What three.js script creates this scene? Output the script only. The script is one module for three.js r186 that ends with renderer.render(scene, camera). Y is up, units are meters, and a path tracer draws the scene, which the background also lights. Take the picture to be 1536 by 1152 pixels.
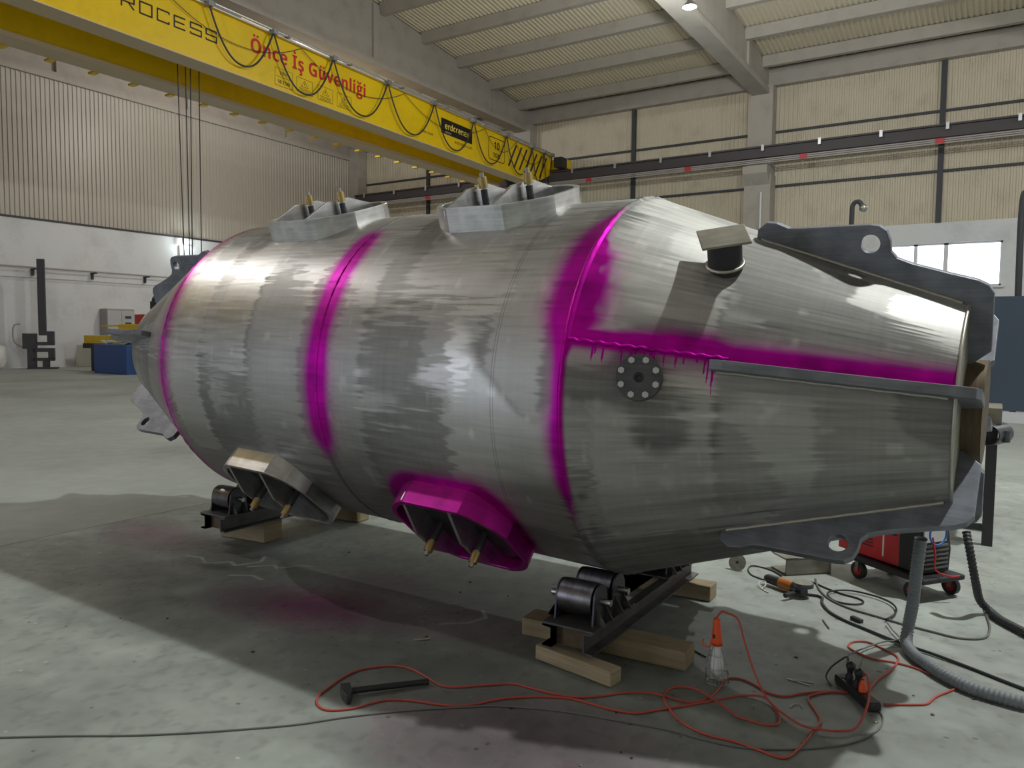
import * as THREE from 'three';
import { RoundedBoxGeometry } from 'three/addons/geometries/RoundedBoxGeometry.js';
import { mergeGeometries } from 'three/addons/utils/BufferGeometryUtils.js';
import { RectAreaLightUniformsLib } from 'three/addons/lights/RectAreaLightUniformsLib.js';

// ---------------------------------------------------------------- camera, sky, lights, exposure
const scene = new THREE.Scene();
const V = (x, y, z) => new THREE.Vector3(x, y, z);
const camera = new THREE.PerspectiveCamera(53.18, 1536 / 1152, 0.05, 200);
camera.matrixAutoUpdate = true;
camera.quaternion.setFromRotationMatrix(new THREE.Matrix4().makeBasis(V(0.844149, 0.009, -0.536034), V(-0.042254, 0.997866, -0.049787), V(0.534442, 0.064677, 0.842727)));
camera.position.set(0, 1.65, 0);
const renderer = new THREE.WebGLRenderer({ antialias: true });
renderer.toneMapping = THREE.LinearToneMapping;
renderer.toneMappingExposure = 1.0;
renderer.shadowMap.enabled = true;
RectAreaLightUniformsLib.init();
scene.background = new THREE.Color(4.6, 5.0, 5.8);
const COOL = [0.96, 1.0, 0.965], WARM = [1.0, 0.975, 0.96];

// lamps of the hall, the last three added unseen for fill: position, candela, tint; built further down
const LAMPS = [
  [3.4, 13.0, -7.2, 400, COOL, 'bright high-bay lamp hanging above the near cone of the vessel'],
  [-8.2, 11.4, -22.6, 105, COOL, 'lit high-bay lamp hanging beside the concrete rafter over the far column'],
  [-27.0, 12.6, -24.0, 85, WARM, 'added unseen fill lamp hanging near the ribbed end wall'],
  [-15.5, 11.4, -1.5, 90, WARM, 'added unseen fill lamp hanging over the open floor beyond the crane'],
  [9.5, 11.4, -27.0, 80, WARM, 'added unseen fill lamp hanging over the far bay behind the partition'],
];

// ---------------------------------------------------------------- helpers
let seed = 7;
const rnd = () => { seed = (seed * 1664525 + 1013904223) >>> 0; return seed / 4294967296; };
const D2R = Math.PI / 180, clamp = (x, a = 0, b = 1) => Math.min(b, Math.max(a, x));
const sstep = (a, b, x) => { const t = clamp((x - a) / (b - a)); return t * t * (3 - 2 * t); };
const lerp = (a, b, t) => a + (b - a) * t;
function hash(x, y, s) { let h = Math.imul(x, 374761393) ^ Math.imul(y, 668265263) ^ Math.imul(s + 11, 2246822519); h = Math.imul(h ^ (h >>> 13), 1274126177); h ^= h >>> 16; return (h >>> 0) / 4294967296; }
function vn(x, y, px, py, s = 0) {           // value noise, period px, py (whole numbers)
  const xi = Math.floor(x), yi = Math.floor(y); let fx = x - xi, fy = y - yi;
  fx = fx * fx * (3 - 2 * fx); fy = fy * fy * (3 - 2 * fy);
  const x0 = ((xi % px) + px) % px, x1 = (x0 + 1) % px, y0 = ((yi % py) + py) % py, y1 = (y0 + 1) % py;
  return lerp(lerp(hash(x0, y0, s), hash(x1, y0, s), fx), lerp(hash(x0, y1, s), hash(x1, y1, s), fx), fy);
}
function fbm(x, y, px, py, oct, s = 0) { let a = 0.5, t = 0, n = 0; for (let i = 0; i < oct; i++) { t += a * vn(x, y, px, py, s + i); n += a; a *= 0.5; x *= 2; y *= 2; px *= 2; py *= 2; } return t / n; }
const enc = (c) => Math.round(255 * clamp(c <= 0.0031308 ? 12.92 * c : 1.055 * Math.pow(c, 1 / 2.4) - 0.055));
function tex(w, h, fn, srgb = true, wrap = true) {     // fn(u, v) -> [r, g, b] linear colour or values
  const d = new Uint8Array(w * h * 4);
  for (let j = 0, k = 0; j < h; j++) for (let i = 0; i < w; i++, k += 4) {
    const c = fn((i + 0.5) / w, (j + 0.5) / h);
    if (srgb) { d[k] = enc(c[0]); d[k + 1] = enc(c[1]); d[k + 2] = enc(c[2]); } else { d[k] = 255 * clamp(c[0]); d[k + 1] = 255 * clamp(c[1]); d[k + 2] = 255 * clamp(c[2]); }
    d[k + 3] = 255;
  }
  const t = new THREE.DataTexture(d, w, h); t.magFilter = THREE.LinearFilter; t.minFilter = THREE.LinearFilter;
  if (srgb) t.colorSpace = THREE.SRGBColorSpace;
  if (wrap) t.wrapS = t.wrapT = THREE.RepeatWrapping;
  t.needsUpdate = true; return t;
}
const rep = (t, x, y = x) => { const c = t.clone(); c.repeat.set(x, y); c.needsUpdate = true; return c; };
const lin = (r, g, b) => new THREE.Color().setRGB(r, g, b);
const std = (o) => new THREE.MeshStandardMaterial({ side: THREE.DoubleSide, ...o });
const used = {};
const numbered = (n) => { used[n] = (used[n] ?? -1) + 1; return used[n] ? n + '_' + String(used[n]).padStart(3, '0') : n; };
function mesh(name, geo, mat, parent) { const m = new THREE.Mesh(geo, mat); m.name = parent ? name : numbered(name); m.castShadow = m.receiveShadow = true; (parent || scene).add(m); return m; }
function tag(o, label, category, group) { o.userData.label = label; o.userData.category = category; if (group) o.userData.group = group; return o; }
function thing(name, label, category, [x, y, z] = [0, 0, 0], turn = 0, group) { const o = new THREE.Group(); o.name = numbered(name); o.position.set(x, y, z); o.rotation.y = turn; scene.add(o); return tag(o, label, category, group); }
function struct(name, geo, mat, label) { const m = mesh(name, geo, mat); m.userData.kind = 'structure'; if (label) m.userData.label = label; return m; }
const merge = (l) => mergeGeometries(l.map((g) => { const q = g.index ? g.toNonIndexed() : g; for (const k of Object.keys(q.attributes)) if (!['position', 'normal', 'uv'].includes(k)) q.deleteAttribute(k); return q; }));
const at = (g, x, y, z) => g.translate(x, y, z);
// box by limits, uv in metres
function bx(x0, x1, y0, y1, z0, z1) {
  const g = new THREE.BoxGeometry(x1 - x0, y1 - y0, z1 - z0); g.translate((x0 + x1) / 2, (y0 + y1) / 2, (z0 + z1) / 2); return metreUV(g);
}
function metreUV(g) {
  const p = g.attributes.position, n = g.attributes.normal, u = g.attributes.uv;
  for (let i = 0; i < p.count; i++) {
    const ax = Math.abs(n.getX(i)), ay = Math.abs(n.getY(i)), az = Math.abs(n.getZ(i));
    if (ay >= ax && ay >= az) u.setXY(i, p.getX(i), p.getZ(i)); else if (ax >= az) u.setXY(i, p.getZ(i), p.getY(i)); else u.setXY(i, p.getX(i), p.getY(i));
  }
  return g;
}
const rb = (w, h, d, r = 0.008, seg = 2) => metreUV(new RoundedBoxGeometry(w, h, d, seg, r));
const cyl = (r0, r1, h, n = 24, open = false) => new THREE.CylinderGeometry(r0, r1, h, n, 1, open);
const rod = (a, b, r, n = 10) => { const d = b.clone().sub(a), g = cyl(r, r, d.length(), n); g.applyQuaternion(new THREE.Quaternion().setFromUnitVectors(V(0, 1, 0), d.clone().normalize())); return at(g, (a.x + b.x) / 2, (a.y + b.y) / 2, (a.z + b.z) / 2); };
const tube = (pts, r, seg, n = 8) => new THREE.TubeGeometry(new THREE.CatmullRomCurve3(pts, false, 'centripetal'), seg || pts.length * 6, r, n, false);
function extrude(shape, depth, bevel = 0) { return new THREE.ExtrudeGeometry(shape, { depth, bevelEnabled: bevel > 0, bevelSize: bevel, bevelThickness: bevel, bevelSegments: 2, curveSegments: 20 }); }
const poly = (pts) => new THREE.Shape(pts.map(([a, b]) => new THREE.Vector2(a, b)));

// ---------------------------------------------------------------- textures and materials
const T = {};
T.concrete = tex(512, 512, (u, v) => { const n = fbm(u * 6, v * 6, 6, 6, 5, 3), m = fbm(u * 40, v * 40, 40, 40, 2, 9), k = 0.78 + 0.3 * n + 0.1 * m - (hash(Math.floor(u * 256), Math.floor(v * 256), 5) > 0.996 ? 0.25 : 0); return [k, k, k]; });
T.mottle = tex(512, 512, (u, v) => { const n = fbm(u * 8, v * 8, 8, 8, 5, 31), s = fbm(u * 4, v * 120, 4, 120, 2, 37), k = 0.55 + 0.6 * n + 0.25 * (s - 0.5); return [k, k, k]; });
T.floor = tex(1024, 1024, (u, v) => { const n = fbm(u * 5, v * 5, 5, 5, 5, 51), m = fbm(u * 60, v * 60, 60, 60, 2, 57), k = 0.62 + 0.5 * n + 0.16 * (m - 0.5); return [0.375 * k, 0.4 * k, 0.375 * k]; });
T.grit = tex(512, 512, (u, v) => { const k = 0.5 * fbm(u * 90, v * 90, 90, 90, 2, 71) + 0.5 * fbm(u * 12, v * 12, 12, 12, 3, 73); return [k, k, k]; }, false);
T.wood = tex(512, 512, (u, v) => { const g = fbm(u * 3 + 0.35 * fbm(u * 2, v * 3, 2, 3, 2, 5), v * 60, 3, 60, 3, 81), n = fbm(u * 5, v * 5, 5, 5, 3, 83), k = 0.55 + 0.45 * g + 0.35 * (n - 0.4); return [0.38 * k, 0.30 * k, 0.185 * k]; });
// worked floor slab: 13 m by 13 m around the vessel, u from x = -6.38 to 6.62, v from z = 2 to -11
const DIRT_SHADE = [[-4.3, -2.9, 1.5, 0.8, 0.1], [-2.4, -3.0, 1.6, 0.9, -0.2], [-1.5, -2.7, 1.3, 0.8, -0.4], [-1.6, -3.5, 0.8, 0.7, 0], [-4.6, -3.5, 1.2, 0.6, 0.3], [-2.4, -3.9, 2.2, 0.8, 0.0]];
const SPRAY = [[-3.42, -3.2, 0.85, 0.42, -0.2, 0.85], [-3.3, -3.7, 0.7, 0.35, 0, 0.4], [-5.78, -3.65, 0.8, 0.35, 0.1, 0.5], [-1.65, -2.55, 0.75, 0.5, -0.3, 0.42], [-2.55, -3.5, 0.7, 0.35, 0, 0.3]];
const CHALK = [[[-4.98, -3.42], [-4.86, -3.45], [-4.72, -3.38], [-4.6, -3.5], [-4.5, -3.46], [-4.42, -3.62], [-4.5, -3.72]], [[-4.4, -3.5], [-4.28, -3.62], [-4.2, -3.58], [-4.12, -3.72], [-4.05, -3.74]], [[-4.35, -3.3], [-4.22, -3.38], [-4.1, -3.36]], [[-2.62, -3.4], [-2.5, -3.5], [-2.46, -3.62], [-2.54, -3.7]]];
const chalk = (x, z, n) => { let m = 1; for (const l of CHALK) for (let i = 0; i + 1 < l.length; i++) { const [ax, az] = l[i], bx_ = l[i + 1][0] - ax, bz = l[i + 1][1] - az, t = clamp(((x - ax) * bx_ + (z - az) * bz) / (bx_ * bx_ + bz * bz)); m = Math.min(m, Math.hypot(x - ax - t * bx_, z - az - t * bz)); } return 1 - sstep(0.006, 0.022, m + 0.02 * (n - 0.4)); };
const blot = (x, z, cx, cz, rx, rz, a, n) => { const c = Math.cos(a), s = Math.sin(a), dx = x - cx, dz = z - cz; const p = (dx * c + dz * s) / rx, q = (-dx * s + dz * c) / rz; return clamp(1 - (p * p + q * q) * (0.55 + n)); };
T.slab = tex(2048, 2048, (u, v) => {
  const x = -6.38 + 13 * u, z = 2 - 13 * v;
  const n1 = fbm(u * 9, v * 9, 9, 9, 6, 101), n2 = fbm(u * 130, v * 130, 130, 130, 3, 111), n3 = fbm(u * 34, v * 34, 34, 34, 3, 121);
  let k = 0.52 + 0.64 * n1 + 0.3 * (n2 - 0.5) + 0.3 * (n3 - 0.5);
  // trowel and tyre smears
  k *= 1 - 0.14 * sstep(0.55, 0.75, fbm(u * 3 + v * 5, v * 26 - u * 18, 64, 64, 3, 131));
  // oily dirt patches around the work place, strengthened to darken the vessel shadow
  let dirtShade = 0;
  for (const [cx, cz, rx, rz, a] of DIRT_SHADE) dirtShade = Math.max(dirtShade, blot(x, z, cx, cz, rx, rz, a, n3));
  k *= 1 - 0.6 * dirtShade * sstep(0.25, 0.7, n1 * 0.6 + n3 * 0.6);
  k *= 1 - 0.16 * sstep(0.55, 0.85, fbm(u * 260, v * 260, 260, 260, 2, 161));
  const sp = hash(Math.floor(u * 900), Math.floor(v * 900), 141); if (sp > 0.9985) k *= 0.45; else if (sp < 0.0006) k *= 1.5;
  // pale scuffs
  const sc = sstep(0.66, 0.78, fbm(u * 22, v * 22, 22, 22, 4, 151)); k *= 1 + 0.16 * sc;
  if (x > -5.1 && x < -2.3 && z > -3.9 && z < -3.1) { k = lerp(k, 1.35, 0.55 * chalk(x, z, n2)); k *= 1 - 0.5 * blot(x, z, -4.6, -3.36, 0.2, 0.07, -0.2, n3); }
  let r = 0.375 * k, g = 0.405 * k, b = 0.375 * k;
  // dye penetrant overspray
  let pu = 0;
  for (const [cx, cz, rx, rz, a, w] of SPRAY) pu = Math.max(pu, w * blot(x, z, cx, cz, rx, rz, a, n3 * 0.8));
  pu *= 0.5 + 0.9 * n1; pu = clamp(pu + (pu > 0.05 && n2 > 0.66 ? 0.12 : 0));
  r = lerp(r, 0.20 * k, pu); g = lerp(g, 0.055 * k, pu); b = lerp(b, 0.13 * k, pu);
  return [r, g, b];
}, true, false);
// vessel skin: u runs along the axis from s = -4.52 to 1.5, v around it from -180 to 180 degrees
const S0 = -4.52, S1 = 1.5, SB = -1.6, SA = -3.2;
const R = 1.02, K = 0.361, SC = -3.12;
const rad = (s) => (s > 0 ? R - K * s : s > SC ? R : R - 0.40 * (SC - s));
const span = (a, b, f, x) => sstep(a - f, a + f, x) * (1 - sstep(b - f, b + f, x));
const DRIPS = []; for (let i = 0; i < 22; i++) DRIPS.push([0.03 + rnd() * 0.55, 0.5 + rnd() * 3.2, 0.003 + rnd() * 0.004]);
DRIPS.push([0.605, 9.5, 0.005], [0.585, 6.5, 0.004], [0.57, 4, 0.004]);
const bell = (x, w) => Math.exp(-(x * x) / (w * w));
function dye(s, p, n, m) {                  // share of red dye left on the steel
  let d = 0; const w = n - 0.5, r = m - 0.5, q = p + 16 * w;
  // ring weld between cylinder and near cone
  const run = span(-33, 56, 9, q);
  if (s <= 0) d = Math.max(d, run * (0.95 * bell(s, 0.06 + 0.07 * span(16, 54, 8, p) + 0.02 * span(-26, -4, 4, p) + 0.05 * w) + 0.25 * span(16, 50, 8, p) * bell(s, 0.16)));
  else d = Math.max(d, run * (bell(s, 0.016 + 0.05 * span(16, 52, 6, p) * clamp(1 + 4 * w + 3 * r, 0.2, 2)) + 0.4 * span(15, 48, 7, p) * bell(s, 0.15 + 0.1 * w)));
  // length weld on the near cone, above the side fin
  if (s > 0) {
    const a = rad(s) * D2R, c = lerp(15.2, 13.6, sstep(0.58, 0.68, s)), h = (p - c) * a, up = 0.06 + 0.055 * sstep(0.15, 0.5, s) + 0.06 * w;
    if (h > 0) d = Math.max(d, clamp(1.25 * bell(Math.max(h - 0.02, 0), up * 0.62)));
    else if (s < 0.63) d = Math.max(d, bell(h, 0.03 + 0.05 * w), 0.35 * bell(h, 0.10));
    if (s < 0.62) for (const [ds, len, hw] of DRIPS) if (p < c && p > c - 1.5 - len && Math.abs(s - ds + 0.002 * r) < hw * (1 - 0.6 * (c - p) / (len + 2))) d = Math.max(d, 0.9);
  }
  // ring weld in the middle of the cylinder
  d = Math.max(d, span(-24, 58, 9, q) * (0.95 * bell(s - SB, 0.08 + 0.06 * w) + 0.2 * bell(s - SB, 0.17)));
  // ring weld of the far cone
  d = Math.max(d, span(-60, 75, 10, p) * (s < SA ? 0.5 * bell(s - SA, 0.22) : 0.95 * bell(s - SA, 0.115 + 0.07 * w)));
  // around the lower manway near the cone
  const dz = 1.02 * Math.sin((p + 50) * D2R), ox = Math.max(Math.abs(s + 0.8) - 0.2, 0), oz = Math.max(Math.abs(dz) - 0.15, 0), e = Math.hypot(ox, oz) - 0.185;
  if (p > -110 && p < 10) d = Math.max(d, 0.95 * bell(Math.max(e, 0), 0.055 + 0.06 * w) * sstep(-75, -50, p + 40 * (s + 0.8)));
  return clamp(d);
}
const GROUND_GLEAM = [[-0.66, -0.03, -80, 6, 1], [-0.74, -0.5, 24, 60, 0.8], [-0.42, -0.12, 6, 75, 0.55], [-3.05, -2.72, -16, 50, 1], [-2.6, -2.25, -4, 45, 0.8], [-2.2, -1.75, -30, 70, 0.45], [0.02, 0.5, 22, 70, 0.9], [0.1, 0.62, -30, 2, 0.8], [0.6, 1.0, -40, -8, 0.45], [-1.5, -1.25, -30, 30, 0.4], [0.44, 0.6, 22, 36, 0.9], [0.3, 0.43, 30, 46, 0.9], [0.62, 0.78, 26, 34, 0.6]];
function skin(u, v) {
  const s = S0 + (S1 - S0) * u, p = -180 + 360 * v;
  const n = fbm(u * 14, v * 14, 14, 14, 4, 201), m = fbm(u * 90, v * 60, 90, 60, 2, 211);
  const streak = s > 0 ? 0.55 * fbm(u * 26, v * 420, 26, 420, 3, 221) + 0.45 * fbm(u * 12, v * 110, 12, 110, 3, 261) : fbm(u * 26, v * 420, 26, 420, 3, 221), hoop = fbm(u * 420, v * 14, 420, 14, 2, 231);
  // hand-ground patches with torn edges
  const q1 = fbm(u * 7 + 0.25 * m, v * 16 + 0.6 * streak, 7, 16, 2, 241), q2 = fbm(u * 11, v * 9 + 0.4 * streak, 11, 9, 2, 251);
  // ground zones, partly reflections painted as lighter colour: [s from, s to, angle from, angle to, strength]
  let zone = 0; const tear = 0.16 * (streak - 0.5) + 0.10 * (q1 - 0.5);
  for (const [a, b, c, d, z] of GROUND_GLEAM) zone = Math.max(zone, z * span(a + tear, b + tear * 0.6, 0.02, s) * span(c + 70 * (q2 - 0.5), d + 70 * (q2 - 0.5), 3, p));
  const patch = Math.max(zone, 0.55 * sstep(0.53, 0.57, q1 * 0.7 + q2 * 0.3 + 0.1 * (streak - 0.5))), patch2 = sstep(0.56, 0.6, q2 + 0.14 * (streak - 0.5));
  return { s, p, n, m, streak, hoop, patch, patch2, d: dye(s, p, n, m) };
}
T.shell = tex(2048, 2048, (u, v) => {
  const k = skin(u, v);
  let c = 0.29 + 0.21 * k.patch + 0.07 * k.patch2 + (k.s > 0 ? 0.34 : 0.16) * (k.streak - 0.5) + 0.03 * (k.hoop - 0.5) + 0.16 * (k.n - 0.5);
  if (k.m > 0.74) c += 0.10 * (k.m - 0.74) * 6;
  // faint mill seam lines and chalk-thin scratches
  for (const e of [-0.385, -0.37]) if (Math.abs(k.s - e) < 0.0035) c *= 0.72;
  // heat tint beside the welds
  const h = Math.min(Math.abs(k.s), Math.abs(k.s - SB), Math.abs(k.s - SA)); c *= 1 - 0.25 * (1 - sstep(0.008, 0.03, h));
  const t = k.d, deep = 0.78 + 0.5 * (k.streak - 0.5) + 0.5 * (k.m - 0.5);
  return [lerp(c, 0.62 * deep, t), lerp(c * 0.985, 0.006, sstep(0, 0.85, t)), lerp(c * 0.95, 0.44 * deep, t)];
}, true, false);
T.shellRough = tex(1024, 1024, (u, v) => { const k = skin(u, v); const r = 0.60 - 0.15 * k.patch - 0.08 * k.patch2 + 0.16 * (k.streak - 0.5) + 0.16 * (k.n - 0.5) - 0.12 * k.d + (k.s > 0 ? 0.15 : 0); return [k.streak * 0.8 + k.hoop * 0.2, r, 1]; }, false, false);

const M = {};
M.slab = std({ map: T.slab, roughness: 0.62, bumpMap: rep(T.grit, 14), bumpScale: 0.0012 });
M.floor = std({ map: rep(T.floor, 0.125), roughness: 0.62, bumpMap: rep(T.grit, 1), bumpScale: 0.0012 });
M.joint = std({ color: lin(0.05, 0.05, 0.05), roughness: 1 });
M.concrete = std({ color: lin(0.42, 0.385, 0.345), map: rep(T.concrete, 0.35), roughness: 0.9 });
M.white = std({ color: lin(0.70, 0.71, 0.73), map: rep(T.concrete, 0.2), roughness: 0.85 });
M.cladGrey = std({ color: lin(0.46, 0.43, 0.38), roughness: 0.45, metalness: 0.1 });
M.cladBeige = std({ color: lin(0.58, 0.515, 0.40), roughness: 0.5, map: rep(T.concrete, 0.3) });
M.roof = std({ color: lin(0.72, 0.65, 0.50), roughness: 0.5 });
M.girt = std({ color: lin(0.045, 0.045, 0.055), roughness: 0.6 });
M.rail = std({ color: lin(0.07, 0.06, 0.065), roughness: 0.6 });
M.bar = std({ color: lin(0.36, 0.33, 0.33), roughness: 0.5 });
M.redBit = std({ color: lin(0.5, 0.04, 0.05), roughness: 0.5 });
M.yellow = std({ color: lin(0.80, 0.53, 0.0), roughness: 0.42, map: rep(T.concrete, 0.15) });
M.flangeBeige = std({ color: lin(0.62, 0.5, 0.32), roughness: 0.6 });  // plain beige tone of the girder bottom flanges
M.galv = std({ color: lin(0.6, 0.6, 0.6), roughness: 0.4, metalness: 0.8 });
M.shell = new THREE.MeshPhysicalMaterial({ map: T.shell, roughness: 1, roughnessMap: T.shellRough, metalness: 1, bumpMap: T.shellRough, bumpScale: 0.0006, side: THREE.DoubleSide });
M.ring = std({ color: lin(0.78, 0.78, 0.78), map: rep(T.mottle, 1.5), roughness: 0.34, metalness: 1 });
M.ringDull = std({ color: lin(0.38, 0.36, 0.30), map: rep(T.mottle, 1.5), roughness: 0.5, metalness: 0.85 });
M.ringDye = std({ color: lin(0.62, 0.012, 0.40), map: rep(T.mottle, 2), roughness: 0.36, metalness: 0.75 });
M.dark = std({ color: lin(0.13, 0.135, 0.15), map: rep(T.mottle, 1.3), roughness: 0.42, metalness: 0.75 });
M.fin = std({ color: lin(0.27, 0.285, 0.33), map: rep(T.mottle, 1.7), roughness: 0.5, metalness: 0.75 });
M.black = std({ color: lin(0.022, 0.022, 0.025), roughness: 0.5 });
M.rust = std({ color: lin(0.17, 0.125, 0.08), map: rep(T.mottle, 3), roughness: 0.6, metalness: 0.5 });
M.weld = std({ color: lin(0.6, 0.58, 0.52), map: rep(T.mottle, 9), roughness: 0.45, metalness: 0.9 });
M.steel = std({ color: lin(0.5, 0.5, 0.5), roughness: 0.35, metalness: 1 });
M.roller = std({ color: lin(0.22, 0.21, 0.23), map: rep(T.mottle, 2), roughness: 0.3, metalness: 0.95 });
M.beam = std({ color: lin(0.14, 0.135, 0.135), map: rep(T.mottle, 2), roughness: 0.5, metalness: 0.6 });
M.brass = std({ color: lin(0.62, 0.46, 0.2), roughness: 0.35, metalness: 0.9 });
M.wood = std({ map: rep(T.wood, 1.5, 4), roughness: 0.85 });
M.woodPale = std({ map: rep(T.wood, 1.2, 5), color: lin(1.35, 1.4, 1.5), roughness: 0.85 });
M.orange = std({ color: lin(0.50, 0.085, 0.06), roughness: 0.5 });
M.orangeLamp = std({ color: lin(0.9, 0.11, 0.02), roughness: 0.4 });
M.greyRubber = std({ color: lin(0.16, 0.16, 0.15), roughness: 0.6 });
M.blackRubber = std({ color: lin(0.03, 0.032, 0.036), roughness: 0.5 });
M.hose = std({ color: lin(0.19, 0.21, 0.225), roughness: 0.55 });
M.red = std({ color: lin(0.55, 0.02, 0.03), roughness: 0.35 });
M.blue = std({ color: lin(0.02, 0.07, 0.24), roughness: 0.45 });
M.panelBlue = std({ color: lin(0.075, 0.10, 0.145), roughness: 0.22, metalness: 0.3 });
M.glass = new THREE.MeshPhysicalMaterial({ color: 0xffffff, roughness: 0.02, transmission: 1, thickness: 0, ior: 1.45, side: THREE.DoubleSide });
M.frame = std({ color: lin(0.7, 0.7, 0.72), roughness: 0.5 });
M.plastic = std({ color: lin(0.75, 0.75, 0.72), roughness: 0.5 });
M.glow = std({ color: lin(0.9, 0.9, 0.9), emissive: lin(...COOL), emissiveIntensity: 9, roughness: 0.6 });
M.lampBody = std({ color: lin(0.3, 0.3, 0.3), roughness: 0.5, metalness: 0.6 });

// ---------------------------------------------------------------- the hall
const XL = -35.72, XR = 16.8, ZB = -37.4, ZF = 8, ZR = -14.7, EAVE = 14, SLOPE = 0.11;
const roofY = (z) => EAVE + SLOPE * (z < ZR ? z - ZB : ZF - z);
{ // floor: a dark bed and slabs with open joints
  const fl = struct('floor', bx(XL - 0.3, XR + 0.3, -0.3, -0.02, ZB - 0.3, ZF + 0.3), M.joint, 'grey power-floated concrete hall floor');
  const xs = [XL, -19.35, -6.38, 6.62, XR], zs = [ZF, 2, -11, -24, ZB], j = 0.005;
  for (let a = 0; a < 4; a++) for (let b = 0; b < 4; b++) {
    const own = a === 2 && b === 1, g = bx(xs[a] + j, xs[a + 1] - j, -0.02, 0, zs[b + 1] + j, zs[b] - j);
    if (own) { const p = g.attributes.position, u = g.attributes.uv; for (let i = 0; i < p.count; i++) u.setXY(i, (p.getX(i) + 6.38) / 13, (2 - p.getZ(i)) / 13); }
    mesh('floor_slab', g, own ? M.slab : M.floor, fl);
  }
}
// ribbed sheet: ribs repeat along the first axis, sheet stands up the second; depth out of the wall
function ribbed(len, high, pitch = 0.2, dep = 0.035) {
  const n = Math.round(len / pitch), p = len / n, pos = [], idx = [], prof = [];
  for (let i = 0; i < n; i++) prof.push([i * p, 0], [i * p + 0.42 * p, 0], [i * p + 0.55 * p, dep], [i * p + 0.87 * p, dep]);
  prof.push([len, 0]);
  const P = [], U = [];
  for (let i = 0; i + 1 < prof.length; i++) { const [a, da] = prof[i], [b, db] = prof[i + 1]; for (const [x, y, z] of [[a, 0, da], [b, 0, db], [b, high, db], [a, 0, da], [b, high, db], [a, high, da]]) { P.push(x, y, z); U.push(x, y); } }
  const g = new THREE.BufferGeometry(); g.setAttribute('position', new THREE.Float32BufferAttribute(P, 3)); g.setAttribute('uv', new THREE.Float32BufferAttribute(U, 2)); g.computeVertexNormals(); return g;
}
{ // end wall on the left: white panels below, ribbed sheet above, concrete beam
  const w = struct('wall_left', bx(XL - 0.3, XL, 0, 6.48, ZB - 0.3, ZF + 0.3), M.white, 'white painted lower end wall of the hall');
  mesh('outer_sheet', bx(XL - 0.5, XL - 0.3, 6.3, 17.5, ZB - 0.3, ZF + 0.3), M.cladGrey, w);
  for (const [z0, z1] of [[ZB, -25.2], [-25.2, -18.7], [-18.7, -12.2], [-12.2, -2], [-2, ZF]]) { const g = ribbed(z1 - z0, 12.66 - 6.48); g.rotateY(Math.PI / 2); at(g, XL - 0.1, 6.48, z1); mesh('ribbed_sheet', g, M.cladGrey, w); }
  mesh('tie_beam', bx(XL - 0.35, XL + 0.1, 12.66, 13.0, ZB, ZF), M.concrete, w);
  mesh('gable_panel', bx(XL - 0.3, XL - 0.12, 13.0, 17.4, ZB, ZF), M.concrete, w);
  for (const z of [-31.7, -25.2, -18.7, -12.2]) mesh('pilaster', bx(XL - 0.12, XL + 0.06, 13.0, 16.0, z - 0.25, z + 0.25), M.concrete, w);
  // dark flashing along the foot of the sheet
  mesh('flashing', bx(XL - 0.06, XL + 0.03, 6.43, 6.52, ZB, ZF), M.girt, w);
  mesh('corner_column', bx(XL - 0.1, XL + 0.75, 0, 13.4, ZB, ZB + 0.8), M.concrete, w);
}
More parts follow.
